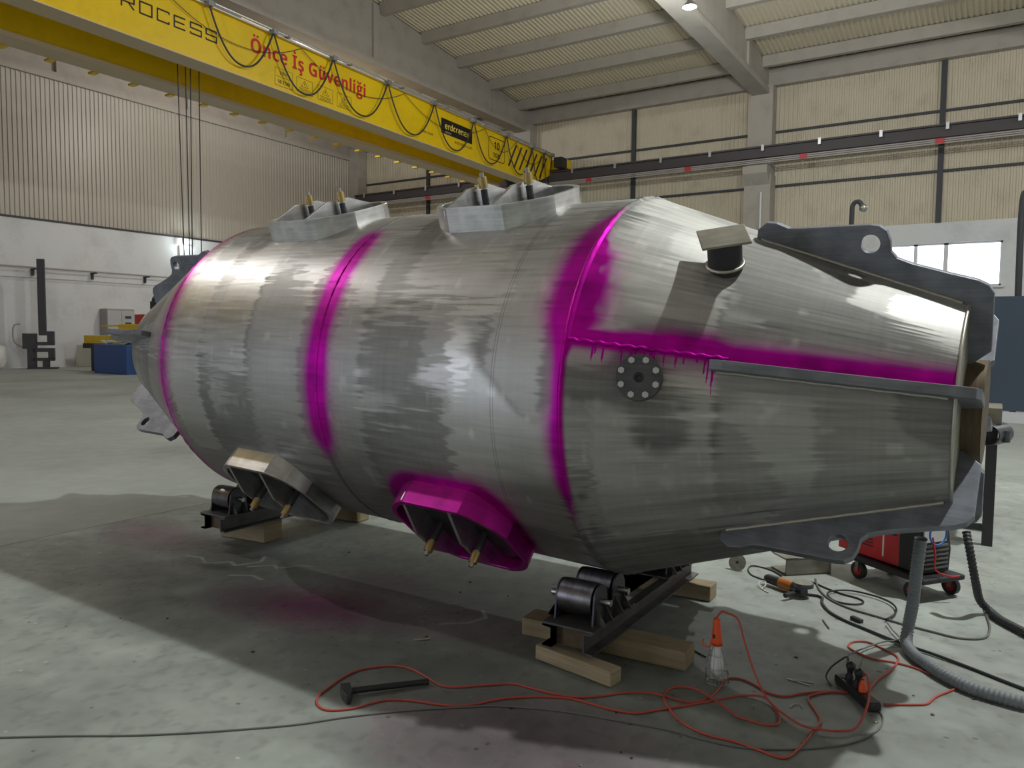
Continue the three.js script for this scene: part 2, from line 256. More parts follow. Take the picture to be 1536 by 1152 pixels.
{ // back wall with windows, ribbed sheets between girts
  const wx0 = -4.4, wx1 = -0.06, wy0 = 3.83, wy1 = 5.67;
  const g = merge([bx(XL - 0.3, wx0, 0, 6.53, ZB - 0.3, ZB), bx(wx1, XR + 0.3, 0, 6.53, ZB - 0.3, ZB), bx(wx0, wx1, 0, wy0, ZB - 0.3, ZB), bx(wx0, wx1, wy1, 6.53, ZB - 0.3, ZB)]);
  const w = struct('wall_back', g, M.white, 'white lower back wall of the hall with a strip window');
  mesh('outer_sheet', bx(XL - 0.3, XR + 0.3, 6.5, 14.2, ZB - 0.35, ZB - 0.2), M.cladBeige, w);
  for (const [x0, x1] of [[XL, -29.9], [-29.9, -22.8], [-22.8, -16.38], [-16.38, -9.8], [-9.8, -2.43], [-2.43, 4], [4, XR]]) for (const [y0, y1] of [[6.53, 8.68], [8.68, 11.17], [11.17, 13.3]]) { const r = ribbed(x1 - x0, y1 - y0, 0.2, 0.035); at(r, x0, y0, ZB - 0.08); mesh('ribbed_sheet', r, M.cladBeige, w); }
  for (const y of [8.68, 11.17]) mesh('girt', bx(XL, XR, y - 0.05, y + 0.05, ZB - 0.03, ZB + 0.06), M.girt, w);
  for (const x of [-29.9, -16.38, -2.43, 10.2]) mesh('wall_post', bx(x - 0.1, x + 0.1, 6.53, 13.3, ZB - 0.03, ZB + 0.1), M.girt, w);
  mesh('eave_beam', bx(XL, XR, 13.24, 14.02, ZB - 0.1, ZB + 0.35), M.concrete, w);
  const win = struct('window_1', merge([bx(wx0, wx1, wy0, wy0 + 0.08, ZB - 0.2, ZB - 0.1), bx(wx0, wx1, wy1 - 0.08, wy1, ZB - 0.2, ZB - 0.1), bx(wx0, wx0 + 0.08, wy0, wy1, ZB - 0.2, ZB - 0.1), bx(wx1 - 0.08, wx1, wy0, wy1, ZB - 0.2, ZB - 0.1), bx(-3.3, -3.15, wy0, wy1, ZB - 0.2, ZB - 0.1), bx(-2.17, -2.0, wy0, wy1, ZB - 0.2, ZB - 0.1)]), M.frame, 'strip window with three bright panes');
  for (const [a, b] of [[wx0, -3.2], [-3.2, -2.1], [-2.1, wx1]]) mesh('pane', at(new THREE.PlaneGeometry(b - a, wy1 - wy0), (a + b) / 2, (wy0 + wy1) / 2, ZB - 0.15), M.glass, win);
  mesh('window_sill', bx(wx0 - 0.1, wx1 + 0.1, wy0 - 0.08, wy0, ZB - 0.1, ZB + 0.12), M.white, win);
}
{ // wall facing the windows, with the open gate that lets daylight in
  const gx0 = -12.4, gx1 = -8.4, gy = 4.8;
  struct('wall_front', merge([bx(XL - 0.3, gx0, 0, 14.2, ZF, ZF + 0.3), bx(gx1, XR + 0.3, 0, 14.2, ZF, ZF + 0.3), bx(gx0, gx1, gy, 14.2, ZF, ZF + 0.3)]), M.cladGrey, 'grey wall with the open gate of the hall');
  const d = struct('door_1', merge([bx(gx0, gx0 + 0.12, 0, gy, ZF - 0.05, ZF + 0.3), bx(gx1 - 0.12, gx1, 0, gy, ZF - 0.05, ZF + 0.3), bx(gx0, gx1, gy - 0.12, gy, ZF - 0.05, ZF + 0.3)]), M.girt, 'dark steel frame of the open gate');
  mesh('sliding_leaf', bx(gx0 - 4.0, gx0 - 0.05, 0.05, gy + 0.1, ZF - 0.2, ZF - 0.1), M.panelBlue, d);
  struct('yard', bx(gx0 - 12, gx1 + 12, -0.3, -0.02, ZF + 0.3, ZF + 14), M.floor, 'concrete yard outside the gate');
}
struct('wall_right', bx(XR, XR + 0.3, 0, 17.4, ZB - 0.3, ZF + 0.3), M.white, 'white end wall beyond the welding area');
// columns, rafters, purlins, roof sheets
function column(x) {
  const c = struct('column', merge([bx(x - 0.6, x + 0.6, 0, 9.15, ZB, ZB + 0.9), bx(x - 0.55, x + 0.55, 9.15, 13.2, ZB, ZB + 0.7)]), M.concrete, 'tall precast concrete column with a crane corbel');
  const co = extrude(poly([[0, 0], [0.55, 0.5], [0.55, 0.85], [0, 0.85]]), 1.1); co.rotateY(-Math.PI / 2); at(co, x + 0.55, 8.6, ZB + 0.85); mesh('corbel', co, M.concrete, c);
}
for (const x of [-22.8, -9.8, 3.6]) column(x);
function rafter(x) {
  const sh = poly([[ZB, 12.95], [ZF, 12.95], [ZF, EAVE + 0.25], [ZR, roofY(ZR) - 0.02], [ZB, EAVE - 0.02]]);
  const g = extrude(sh, 0.5); g.rotateY(-Math.PI / 2); at(g, x + 0.25, 0, 0); // shape x -> world z
  const r = struct('rafter', metreUV(g), M.concrete, 'deep precast concrete roof rafter');
  for (const z of [-33.5, -24.6, -18]) for (const s of [-1, 1]) mesh('stiffener', bx(x + s * 0.3 - 0.05, x + s * 0.3 + 0.05, 12.95, roofY(z) - 0.1, z - 0.15, z + 0.15), M.concrete, r);
  mesh('lower_flange', bx(x - 0.38, x + 0.38, 12.8, 13.05, ZB, ZF), M.concrete, r);
}
for (const x of [-22.8, -9.8, 3.6]) rafter(x);
{
  const r = struct('ceiling', (() => { const a = poly([[ZB - 0.4, EAVE + 0.22], [ZR, roofY(ZR) + 0.26], [ZF + 0.4, EAVE + 0.22], [ZF + 0.4, EAVE + 0.5], [ZR, roofY(ZR) + 0.55], [ZB - 0.4, EAVE + 0.5]]); const g = extrude(a, XR - XL + 0.8); g.rotateY(-Math.PI / 2); return at(g, XR + 0.4, 0, 0); })(), M.cladGrey, 'pitched hall roof over concrete purlins');
  const len = Math.hypot(ZR - ZB, SLOPE * (ZR - ZB)), tilt = Math.atan(SLOPE);
  for (const [x0, x1] of [[XL, -22.8], [-22.8, -9.8], [-9.8, 3.6], [3.6, XR]]) { const g = ribbed(x1 - x0, len, 0.2, 0.04); g.rotateX(Math.PI / 2 - tilt); at(g, x0, EAVE + 0.14, ZB); mesh('roof_sheet', g, M.roof, r); }
  for (const z of [-36.05, -33.25, -30.5, -27.85, -25.1, -22.3, -19.5, -16.7, -12, -6, 0, 6]) for (const [x0, x1] of [[XL, -23.05], [-22.55, -10.05], [-9.55, 3.35], [3.85, XR]]) {
    const sh = poly([[-0.13, -0.36], [0.13, -0.36], [0.2, 0.1], [-0.2, 0.1]]), g = extrude(sh, x1 - x0); g.rotateY(Math.PI / 2); at(g, x0, roofY(z), z); mesh('purlin', metreUV(g), M.concrete, r);
  }
}
{ // crane runway on the corbels
  const r = struct('crane_runway', merge([bx(XL + 0.8, XR, 9.82, 9.87, ZB + 0.95, ZB + 1.25), bx(XL + 0.8, XR, 10.27, 10.32, ZB + 0.95, ZB + 1.25), bx(XL + 0.8, XR, 9.82, 10.3, ZB + 1.08, ZB + 1.12)]), M.rail, 'dark steel crane runway beam along the back wall');
  mesh('rail', bx(XL + 0.8, XR, 10.32, 10.37, ZB + 1.07, ZB + 1.13), M.rail, r);
  for (const y of [9.72, 9.64, 9.56]) mesh('conductor_bar', bx(XL + 0.8, XR, y - 0.025, y + 0.025, ZB + 1.27, ZB + 1.31), M.bar, r);
  for (let x = -34; x < 4; x += 2.45) mesh('clip', bx(x - 0.06, x + 0.06, 10.1, 10.38, ZB + 1.24, ZB + 1.3), M.galv, r);
  for (let x = -34.2; x < 4; x += 5.3) mesh('bar_joint', bx(x - 0.16, x + 0.16, 9.55, 9.75, ZB + 1.29, ZB + 1.34), M.redBit, r);
}
// ---------------------------------------------------------------- lamps of the hall and the added fill lamps
for (const [x, y, z, cd, tint, label] of LAMPS) {
  const l = thing('high_bay_lamp', label, 'lamp', [x, y, z]);
  const prof = [[0.02, 0.36], [0.07, 0.35], [0.09, 0.16], [0.2, 0.05], [0.21, 0]].map(([a, b]) => new THREE.Vector2(a, b));
  mesh('housing', new THREE.LatheGeometry(prof, 32), M.lampBody, l);
  mesh('light_disc', at(cyl(0.19, 0.19, 0.02, 32), 0, 0.01, 0), M.glow, l);
  const top = roofY(z) - y + 0.16; mesh('hanger', at(cyl(0.012, 0.012, top - 0.34, 8), 0, 0.34 + (top - 0.34) / 2, 0), M.lampBody, l);
  const p = new THREE.PointLight(lin(...tint), cd, 0, 2); p.position.set(x, y - 0.25, z); p.castShadow = true; p.shadow.radius = 9; p.shadow.mapSize.set(2048, 2048); scene.add(p);
}
{ // small flood lamp on the end wall
  const l = thing('wall_lamp', 'small lit flood lamp on the white end wall', 'lamp', [XL, 6.1, -24.6]);
  mesh('bracket', bx(0, 0.25, 0.12, 0.2, -0.05, 0.05), M.lampBody, l);
  mesh('housing', rb(0.12, 0.3, 0.5, 0.02).translate(0.3, 0.15, 0), M.lampBody, l);
  mesh('light_face', bx(0.235, 0.24, 0.03, 0.27, -0.22, 0.22), M.glow, l);
  const p = new THREE.PointLight(lin(0.85, 1, 1), 4, 0, 2); p.position.set(XL + 0.55, 6.15, -24.6); p.castShadow = true; p.shadow.radius = 4; scene.add(p);
  const pl = mesh('pilaster', bx(XL, XL + 0.12, 0, 6.05, -24.9, -24.3), M.white, null); pl.userData.kind = 'structure'; pl.userData.label = 'white pilaster under the flood lamp of the end wall';
}

// ---------------------------------------------------------------- overhead crane
function decal(w, h, px, draw) {           // flat print w by h metres on a clear ground
  const c = document.createElement('canvas'); c.width = Math.round(w * px); c.height = Math.round(h * px); const g = c.getContext('2d'); draw(g, c.width, c.height);
  const t = new THREE.CanvasTexture(c); t.colorSpace = THREE.SRGBColorSpace;
  return std({ map: t, transparent: true, alphaTest: 0.35, roughness: 0.5 });
}
{
  const XG = -20.66, cr = thing('overhead_crane', 'yellow double-girder overhead crane with lettering across the hall', 'crane', [XG, 9.7, -14]);
  const o = (g) => at(g, -XG, -9.7, 14), put = (n, g, m, lab) => { if (near) { at(g, 0, -10.5, 20.8); g.rotateX(-0.016); at(g, 0, 10.5, -20.8); } const q = mesh(n, o(g), m, cr); if (lab) q.userData.label = lab; return q; };
  const y0 = 9.68, y1 = 11.36; let near = false; // the near girder hangs with a slight fall to the back wall
  // girders: webs taper up at the ends
  const web = (x) => { const s = poly([[-36.3, y0 + 0.75], [-34.6, y0], [5, y0], [6.6, y0 + 0.75], [6.6, y1], [-36.3, y1]]); const g = extrude(s, 0.72); g.rotateY(-Math.PI / 2); return metreUV(at(g, x, 0, 0)); };
  put('girder', web(-22.95), M.yellow, 'far plain yellow girder');
  put('bottom_flange', bx(-23.72, -22.9, y0 - 0.13, y0, -34.7, 5), M.flangeBeige);
  put('top_flange', bx(-23.75, -22.87, y1, y1 + 0.04, -36.3, 6.6), M.yellow);
  for (let z = -34; z < 3; z += 1.285) put('bracket', bx(-24.0, -23.7, y0 - 0.17, y0 - 0.11, z - 0.09, z + 0.09), M.yellow);
  put('end_carriage', bx(-24.6, -19.6, 10.4, 10.85, -36.6, -36.0), M.yellow);
  put('end_carriage', bx(-24.6, -19.6, 10.4, 10.85, 6.0, 6.6), M.yellow);
  for (const x of [-24.2, -20.1]) { const w = cyl(0.2, 0.2, 0.12, 24); w.rotateX(Math.PI / 2); at(w, x, 10.42, -36.3); put('wheel', w, M.dark); }
  put('travel_motor', bx(-20.0, -19.55, 10.35, 10.85, -36.0, -35.4), M.black);
  near = true;
  put('girder', web(XG), M.yellow, 'near yellow girder with lettering');
  put('bottom_flange', bx(XG - 0.76, XG + 0.03, y0 - 0.03, y0, -34.7, 5), M.flangeBeige);
  put('top_flange', bx(XG - 0.8, XG + 0.08, y1, y1 + 0.04, -36.3, 6.6), M.yellow);
  // festoon rail, its arms and cable loops
  put('festoon_rail', merge([rod(V(XG + 0.22, 11.44, 6), V(XG + 0.22, 11.44, -36.2), 0.045, 10), rod(V(XG + 0.12, 11.37, 6), V(XG + 0.12, 11.37, -36.2), 0.03, 8)]), M.galv);
  for (let z = -35.5; z < 6; z += 2.9) put('rail_arm', bx(XG - 0.1, XG + 0.3, 11.38, 11.44, z - 0.04, z + 0.04), M.lampBody);
  const tops = [-15.08, -17.51, -20.18, -23.07, -25.99, -28.85, -31.57, -34.0, -35.2, -36.0];
  for (let i = 0; i + 1 < tops.length; i++) { const a = tops[i], b = tops[i + 1], n = 14, pts = [], dp = i === 0 ? 1.45 : 1.62; for (let k = 0; k <= n; k++) { const t = k / n, q = 2 * t - 1; pts.push(V(XG + 0.2, 11.38 - dp * (1 - Math.pow(Math.abs(q), 2.2)), lerp(a, b, t))); } put('festoon_cable', tube(pts, 0.03, 40, 6), M.blackRubber); }
  for (let i = 0; i < tops.length; i++) put('cable_trolley', bx(XG + 0.1, XG + 0.32, 11.3, 11.46, tops[i] - 0.09, tops[i] + 0.09), M.lampBody);
  const thin = [-13.6, -18.8, -24.2, -29.9, -32.6, -35.4];
  for (let i = 0; i + 1 < thin.length; i++) { const pts = []; for (let k = 0; k <= 10; k++) { const t = k / 10, q = 2 * t - 1; pts.push(V(XG + 0.08, 11.3 - 0.75 * (1 - q * q), lerp(thin[i], thin[i + 1], t))); } put('limit_cable', tube(pts, 0.012, 24, 5), M.blackRubber); }
  // prints on the near web; the face looks along +x and reads towards -z
  const print = (n, z0, z1, ya, yb, px, draw, lab) => { const g = new THREE.PlaneGeometry(z0 - z1, yb - ya); g.rotateY(Math.PI / 2); at(g, XG + 0.006, (ya + yb) / 2, (z0 + z1) / 2); put(n, g, decal(z0 - z1, yb - ya, px, draw), lab); };
  print('lettering', -11.88, -15.6, 10.34, 10.76, 160, (g, w, h) => { // square drawn capitals
    g.strokeStyle = '#1c1712'; g.lineWidth = h * 0.105; g.lineJoin = 'round';
    const L = w / 7, a = L * 0.10, b = L * 0.78, t = h * 0.12, m = h * 0.5, d = h * 0.88, path = (i, p) => { g.beginPath(); p.forEach(([x, y], k) => (k ? g.lineTo(i * L + x, y) : g.moveTo(i * L + x, y))); g.stroke(); };
    path(0, [[a, d], [a, t], [b, t], [b, m], [a, m]]); path(1, [[a, d], [a, t], [b, t], [b, m], [a, m]]); path(1, [[L * 0.45, m], [b, d]]);
    path(2, [[a, t], [b, t], [b, d], [a, d], [a, t], [b, t]]); path(3, [[b, t + h * 0.14], [b, t], [a, t], [a, d], [b, d], [b, d - h * 0.14]]);
    path(4, [[b, t], [a, t], [a, d], [b, d]]); path(4, [[a, m], [b * 0.92, m]]);
    for (const i of [5, 6]) path(i, [[b, t + h * 0.12], [b, t], [a, t], [a, m], [b, m], [b, d], [a, d], [a, d - h * 0.12]]);
  }, 'dark square capitals reading PROCESS');
  const txt = (s, font, col, dx = 0) => (g, w, h) => { g.fillStyle = col; g.font = font(h); g.textBaseline = 'middle'; g.textAlign = 'center'; g.fillText(s, w / 2 + dx, h / 2, w * 0.99); };
  print('lettering', -16.45, -22.35, 10.38, 11.18, 110, txt('Önce İş Güvenliği', (h) => `bold ${Math.round(h * 0.8)}px sans-serif`, '#c01818'), 'red safety lettering');
  print('warning_label', -17.72, -18.5, 9.8, 10.4, 180, (g, w, h) => { g.strokeStyle = g.fillStyle = '#3a3216'; g.lineWidth = 2; g.strokeRect(3, 3, w - 6, h - 6); g.textAlign = 'center'; g.font = `${Math.round(h * 0.28)}px sans-serif`; g.fillText('VINC', w / 2, h * 0.36); g.font = `bold ${Math.round(h * 0.26)}px sans-serif`; g.fillText('10 TON', w / 2, h * 0.84, w * 0.9); g.fillRect(w * 0.1, h * 0.47, w * 0.8, 2); }, 'capacity label');
  for (const z of [-18.65, -19.62, -20.55]) print('warning_label', z, z - 0.75, 9.84, 10.36, 160, (g, w, h) => { g.strokeStyle = g.fillStyle = '#5a4a14'; g.lineWidth = 2; g.strokeRect(3, 3, w - 6, h - 6); g.beginPath(); g.moveTo(w / 2, h * 0.14); g.lineTo(w * 0.7, h * 0.55); g.lineTo(w * 0.3, h * 0.55); g.closePath(); g.stroke(); g.fillRect(w * 0.48, h * 0.28, w * 0.04, h * 0.16); for (const y of [0.68, 0.78, 0.88]) g.fillRect(w * 0.16, h * y, w * 0.68, 2); }, 'small framed warning label');
  print('logo_plate', -26.7, -29.0, 10.38, 11.02, 220, (g, w, h) => { g.fillStyle = '#17150f'; g.fillRect(0, 0, w, h); g.fillStyle = '#f1d35a'; g.font = `bold ${Math.round(h * 0.58)}px sans-serif`; g.textAlign = 'center'; g.textBaseline = 'middle'; g.fillText('erdcranes', w * 0.5, h * 0.45, w * 0.92); g.fillStyle = '#d8cf9a'; g.font = `${Math.round(h * 0.2)}px sans-serif`; g.fillText('systems', w * 0.22, h * 0.84); }, 'black maker plate with yellow letters');
  print('lettering', -27.3, -29.4, 10.06, 10.34, 120, txt('erdcranes.com', (h) => `${Math.round(h * 0.7)}px sans-serif`, '#4d3c08'));
  print('lettering', -24.9, -26.6, 10.04, 10.28, 120, txt('www crane', (h) => `${Math.round(h * 0.66)}px sans-serif`, '#4d3c08'));
  print('capacity_sign', -30.3, -31.75, 10.02, 11.14, 110, (g, w, h) => { g.strokeStyle = g.fillStyle = '#231d0c'; g.lineWidth = 4; g.beginPath(); g.roundRect(4, 4, w - 8, h - 8, 18); g.stroke(); g.textAlign = 'center'; g.textBaseline = 'middle'; g.font = `bold ${Math.round(h * 0.42)}px sans-serif`; g.fillText('10', w / 2, h * 0.34); g.font = `bold ${Math.round(h * 0.26)}px sans-serif`; g.fillText('TON', w / 2, h * 0.74); }, 'framed sign reading 10 TON');
  for (let i = 0; i < 7; i++) { const z = -32.7 - i * 0.5, s = poly([[z, 11.2], [z - 0.14, 11.2], [z + 0.55, 10.05], [z + 0.69, 10.05]]), g = extrude(s, 0.004); g.rotateY(-Math.PI / 2); put('hazard_stripe', at(g, XG + 0.008, 0, 0), M.black); }
  near = false;
  // trolley between the girders, ropes and hook block
  put('hoist_trolley', merge([bx(-23.3, -20.9, 11.42, 11.75, -16.6, -14.2), (() => { const c = cyl(0.35, 0.35, 1.8, 24); c.rotateX(Math.PI / 2); return at(c, -22.1, 12.1, -15.4); })()]), M.lampBody);
  for (const [za, zb] of [[-14.95, -15.12], [-15.25, -15.3], [-15.45, -15.38], [-15.75, -15.72]]) put('hoist_rope', rod(V(-21.9, 11.6, za), V(-21.9, 2.95, zb), 0.018, 6), M.black);
  put('hook_block', merge([rb(0.35, 0.62, 0.95, 0.06).translate(-21.9, 2.72, -15.4), rb(0.2, 0.3, 0.4, 0.05).translate(-21.9, 2.3, -15.4)]), M.black);
  const hk = new THREE.TorusGeometry(0.2, 0.055, 10, 24, Math.PI * 1.5); hk.rotateZ(-Math.PI / 2); put('hook', at(hk, -21.9, 1.95, -15.4), M.steel);
}

// ---------------------------------------------------------------- the vessel
const VP = V(-1.593, 1.3647, -3.9935), VE = V(0.998859, -0.024439, 0.041038), VU = V(0.024418, 0.999701, 0.001003), VN = V(-0.04105, 0, 0.999157);
const ves = thing('pressure_vessel', 'large brushed steel vessel with coned ends and magenta dye along its welds', 'vessel');
ves.position.copy(VP); ves.quaternion.setFromRotationMatrix(new THREE.Matrix4().makeBasis(VE, VU, VN));
const vpt = (s, phi, r) => V(s, r * Math.sin(phi * D2R), r * Math.cos(phi * D2R));
function surf(s0, s1, ns, nphi = 180, rr = rad) {      // turned skin with uv shared by all pieces of the shell
  const P = [], U = [], N = [], I = [];
  for (let i = 0; i <= ns; i++) for (let j = 0; j <= nphi; j++) {
    const s = lerp(s0, s1, i / ns), v = j / nphi, ph = -180 + 360 * v, h = 1e-3 * (s1 - s0), sl = -(rr(Math.min(s + h, s1)) - rr(Math.max(s - h, s0))) / (Math.min(s + h, s1) - Math.max(s - h, s0));
    const p = vpt(s, ph, rr(s)); P.push(p.x, p.y, p.z); const n = V(sl, Math.sin(ph * D2R), Math.cos(ph * D2R)).normalize(); N.push(n.x, n.y, n.z); U.push((s - S0) / (S1 - S0), v);
    if (i < ns && j < nphi) { const a = i * (nphi + 1) + j, b = a + nphi + 1; I.push(a, b, a + 1, a + 1, b, b + 1); }
  }
  const g = new THREE.BufferGeometry(); g.setAttribute('position', new THREE.Float32BufferAttribute(P, 3)); g.setAttribute('normal', new THREE.Float32BufferAttribute(N, 3)); g.setAttribute('uv', new THREE.Float32BufferAttribute(U, 2)); g.setIndex(I); return g;
}
const disc = (s, r) => { const g = cyl(r, r, 0.02, 64); g.rotateZ(Math.PI / 2); return at(g, s, 0, 0); };
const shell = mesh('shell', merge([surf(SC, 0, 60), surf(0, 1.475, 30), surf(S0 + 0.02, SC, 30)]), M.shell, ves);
mesh('end_plate', disc(1.47, rad(1.475) - 0.004), M.ringDull, ves); mesh('end_plate', disc(S0 + 0.03, rad(S0 + 0.03)), M.ringDull, ves);
for (const [s, h, w] of [[0, 0.007, 0.016], [SB, 0.004, 0.010], [SA, 0.005, 0.014]]) { // raised weld beads, they take the skin's colours
  const g = surf(s - w, s + w, 8, 240, (x) => rad(x) + h * (1 - Math.pow((x - s) / w, 2)));
  const p = g.attributes.position; for (let i = 0; i < p.count; i++) { const k = 1 + 0.0022 * Math.sin(i % 241 * 2.1) * (1 - Math.pow((p.getX(i) - s) / w, 2)); p.setY(i, p.getY(i) * k); p.setZ(i, p.getZ(i) * k); }
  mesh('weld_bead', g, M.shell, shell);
}
{ const pts = []; for (let i = 0; i <= 30; i++) { const s = lerp(0.01, 0.66, i / 30); pts.push(vpt(s, 15.2 + 0.25 * Math.sin(i * 2.3), rad(s) + 0.001)); } const g = tube(pts, 0.009, 90, 6); const p = g.attributes.position, u = g.attributes.uv; for (let i = 0; i < p.count; i++) u.setXY(i, (p.getX(i) - S0) / (S1 - S0), (Math.atan2(p.getY(i), p.getZ(i)) / D2R + 180) / 360); mesh('weld_bead', g, M.shell, shell); }
{ // centre outlet at the near end
  const g = cyl(0.23, 0.23, 0.08, 48); g.rotateZ(Math.PI / 2); mesh('outlet_stub', at(g, 1.515, 0, 0), M.rust, ves);
  const w = new THREE.TorusGeometry(rad(1.475), 0.008, 6, 90); w.rotateY(Math.PI / 2); mesh('weld_bead', at(w, 1.476, 0, 0), M.weld, ves);
}
// fins with lifting eyes, six at each end
const FIN = [[0.598, 0.79], [0.606, 0.845], [0.645, 0.874], [0.69, 0.868], [0.745, 0.842], [0.8, 0.84], [1.09, 0.842], [1.125, 0.836], [1.152, 0.815], [1.166, 0.775], [1.17, 0.725], [1.195, 0.693], [1.26, 0.665], [1.4, 0.622], [1.5, 0.594], [1.54, 0.572], [1.56, 0.54], [1.562, 0.29], [1.478, 0.215], [1.478, 0.47]];
const LOW = [[0.598, 0.79], [0.61, 0.855], [0.66, 0.85], [1.0, 0.72], [1.3, 0.615], [1.5, 0.555], [1.545, 0.535], [1.562, 0.5], [1.562, 0.29], [1.478, 0.215], [1.478, 0.47]];
function finGeo(mirror, th = 0.038, out = FIN) {
  const f = (s) => (mirror ? SC - s : s), sh = poly(out.map(([s, r]) => [f(s), r]).map(([s, r]) => [s, mirror && r < 0.5 ? r - 0.03 : r]).concat([[f(1.44), mirror ? 0.42 : 0.48], [f(0.62), mirror ? 0.73 : 0.775]]));
  if (out === FIN) { const h = new THREE.Path(); h.absarc(f(1.09), 0.762, 0.043, 0, Math.PI * 2); sh.holes.push(h); }
  const g = extrude(sh, th - 0.006, 0.003); at(g, 0, 0, -(th - 0.006) / 2); return g;
}
const fg = [finGeo(false), finGeo(true), finGeo(false, 0.042, LOW)];
for (let e = 0; e < 2; e++) for (let k = 0; k < 6; k++) {
  const phi = 12.4 + 60 * k, f = mesh('fin', e === 0 && (k === 0 || k === 4) ? fg[2] : fg[e], M.fin, ves); f.rotation.x = (90 - phi) * D2R; f.userData.label = e === 0 && (k === 0 || k === 4) ? 'low dark steel fin without an eye' : 'dark steel fin with a lifting eye';
  for (const sd of [-1, 1]) { const pts = []; for (let i = 0; i <= 24; i++) { const s = lerp(0.62, 1.45, i / 24), x = e ? SC - s : s; pts.push(V(x, Math.sqrt(rad(x) ** 2 - 0.0004) + 0.003, sd * (0.021 + 0.0015 * Math.sin(i * 1.9)))); } if (e === 0) mesh('weld_bead', tube(pts, 0.008, 60, 6), M.weld, f); }
}
// manways: raised frame, two strongbacks, studs with brass nuts
function frameShape(a, b, c) { const s = new THREE.Shape(); s.moveTo(-a + c, -b); s.lineTo(a - c, -b); s.quadraticCurveTo(a - 0.25 * c, -b + 0.25 * c, a, -b + c); s.lineTo(a, b - c); s.quadraticCurveTo(a - 0.25 * c, b - 0.25 * c, a - c, b); s.lineTo(-a + c, b); s.quadraticCurveTo(-a + 0.25 * c, b - 0.25 * c, -a, b - c); s.lineTo(-a, -b + c); s.quadraticCurveTo(-a + 0.25 * c, -b + 0.25 * c, -a + c, -b); return s; }
const frameGeo = (() => { const s = frameShape(0.385, 0.33, 0.2); s.holes.push(frameShape(0.361, 0.306, 0.19)); const g = extrude(s, 0.19, 0.002); g.rotateX(-Math.PI / 2); return metreUV(at(g, 0, 0.905, 0)); })();
const coverGeo = (() => { const g = extrude(frameShape(0.35, 0.295, 0.185), 0.012); g.rotateX(-Math.PI / 2); return metreUV(at(g, 0, 1.022, 0)); })();
const backGeo = (() => { const s = poly([[-0.325, 1.036], [0.325, 1.036], [0.325, 1.085], [0.29, 1.098], [0.1, 1.165], [-0.1, 1.165], [-0.29, 1.098], [-0.325, 1.085]]); const g = extrude(s, 0.018, 0.001); g.rotateY(Math.PI / 2); return metreUV(at(g, -0.009, 0, 0)); })();
function manway(s, phi, ring, inner, label) {
  const f = mesh('manway_frame', frameGeo, ring, ves); f.position.x = s; f.rotation.x = (90 - phi) * D2R; f.userData.label = label;
  mesh('cover', coverGeo, M.dark, f);
  for (const x of [-0.2, 0.11]) {
    mesh('strongback', backGeo, inner, f).position.x = x;
    mesh('stud', at(cyl(0.013, 0.013, 0.24, 12), x + 0.045, 1.12, 0), M.steel, f); mesh('stud_sleeve', at(cyl(0.02, 0.02, 0.11, 12), x + 0.045, 1.09, 0), M.dark, f);
    mesh('nut', at(cyl(0.026, 0.026, 0.062, 6), x + 0.045, 1.185, 0), M.brass, f);
  }
}
manway(-0.80, 72, M.ring, M.ring, 'bright steel manway frame on top beside the near cone');
manway(-2.28, 72, M.ring, M.ring, 'bright steel manway frame on top beside the far cone');
manway(-0.80, -50, M.ringDye, M.ring, 'manway frame stained magenta on the lower side');
manway(-2.32, -50, M.ring, M.ring, 'bare steel manway frame above the far rollers');
{ // bolted flange on the near cone
  const s = 0.322, phi = 7, f = new THREE.Group(); f.name = 'flange'; ves.add(f); const p = vpt(s, phi, rad(s)), n = V(K, Math.sin(phi * D2R), Math.cos(phi * D2R)).normalize(); f.position.copy(p); f.quaternion.setFromUnitVectors(V(0, 0, 1), n); f.userData.label = 'dark bolted flange with eight bright bolts';
  const cz = (r, h, z, m = 40) => { const g = cyl(r, r, h, m); g.rotateX(Math.PI / 2); return at(g, 0, 0, z); };
  mesh('neck', cz(0.06, 0.06, 0.0), M.dark, f);
  const plate = new THREE.Shape(); plate.absarc(0, 0, 0.098, 0, Math.PI * 2); const h = new THREE.Path(); h.absarc(0, 0, 0.011, 0, Math.PI * 2); plate.holes.push(h); mesh('plate', at(extrude(plate, 0.022, 0.002), 0, 0, 0.02), M.dark, f);
  mesh('gasket_ring', cz(0.101, 0.012, 0.012), M.black, f);
  const boss = new THREE.TorusGeometry(0.016, 0.006, 10, 24); mesh('boss', at(boss, 0, 0, 0.046), M.black, f);
  for (let k = 0; k < 8; k++) { const a = (22.5 + 45 * k + 3) * D2R; mesh('bolt', at(cz(0.0145, 0.014, 0.051, 6), 0.079 * Math.cos(a), 0.079 * Math.sin(a), 0), M.galv, f); }
}
{ // capped pipe stub
  const s = 0.55, phi = 48, f = new THREE.Group(); f.name = 'pipe_stub'; ves.add(f); f.position.copy(vpt(s, phi, rad(s) - 0.02)); f.quaternion.setFromUnitVectors(V(0, 1, 0), V(0.1, Math.sin(58 * D2R), Math.cos(58 * D2R)).normalize()); f.userData.label = 'short dark pipe stub capped with a square plate';
  mesh('pipe', at(cyl(0.075, 0.075, 0.17, 40), 0, 0.06, 0), M.black, f);
  const w = new THREE.TorusGeometry(0.079, 0.008, 8, 48); w.rotateX(Math.PI / 2); mesh('weld_bead', at(w, 0, 0.03, 0), M.weld, f);
  const pl = rb(0.21, 0.012, 0.19, 0.004); pl.rotateY(0.5); mesh('cap_plate', at(pl, -0.01, 0.15, -0.02), M.ringDull, f);
}
{ // small dyed clamp and far-end outlet
  const g = cyl(0.2, 0.2, 0.14, 40); g.rotateZ(Math.PI / 2); mesh('outlet_stub', at(g, S0 - 0.03, 0, 0), M.ringDull, ves);
}
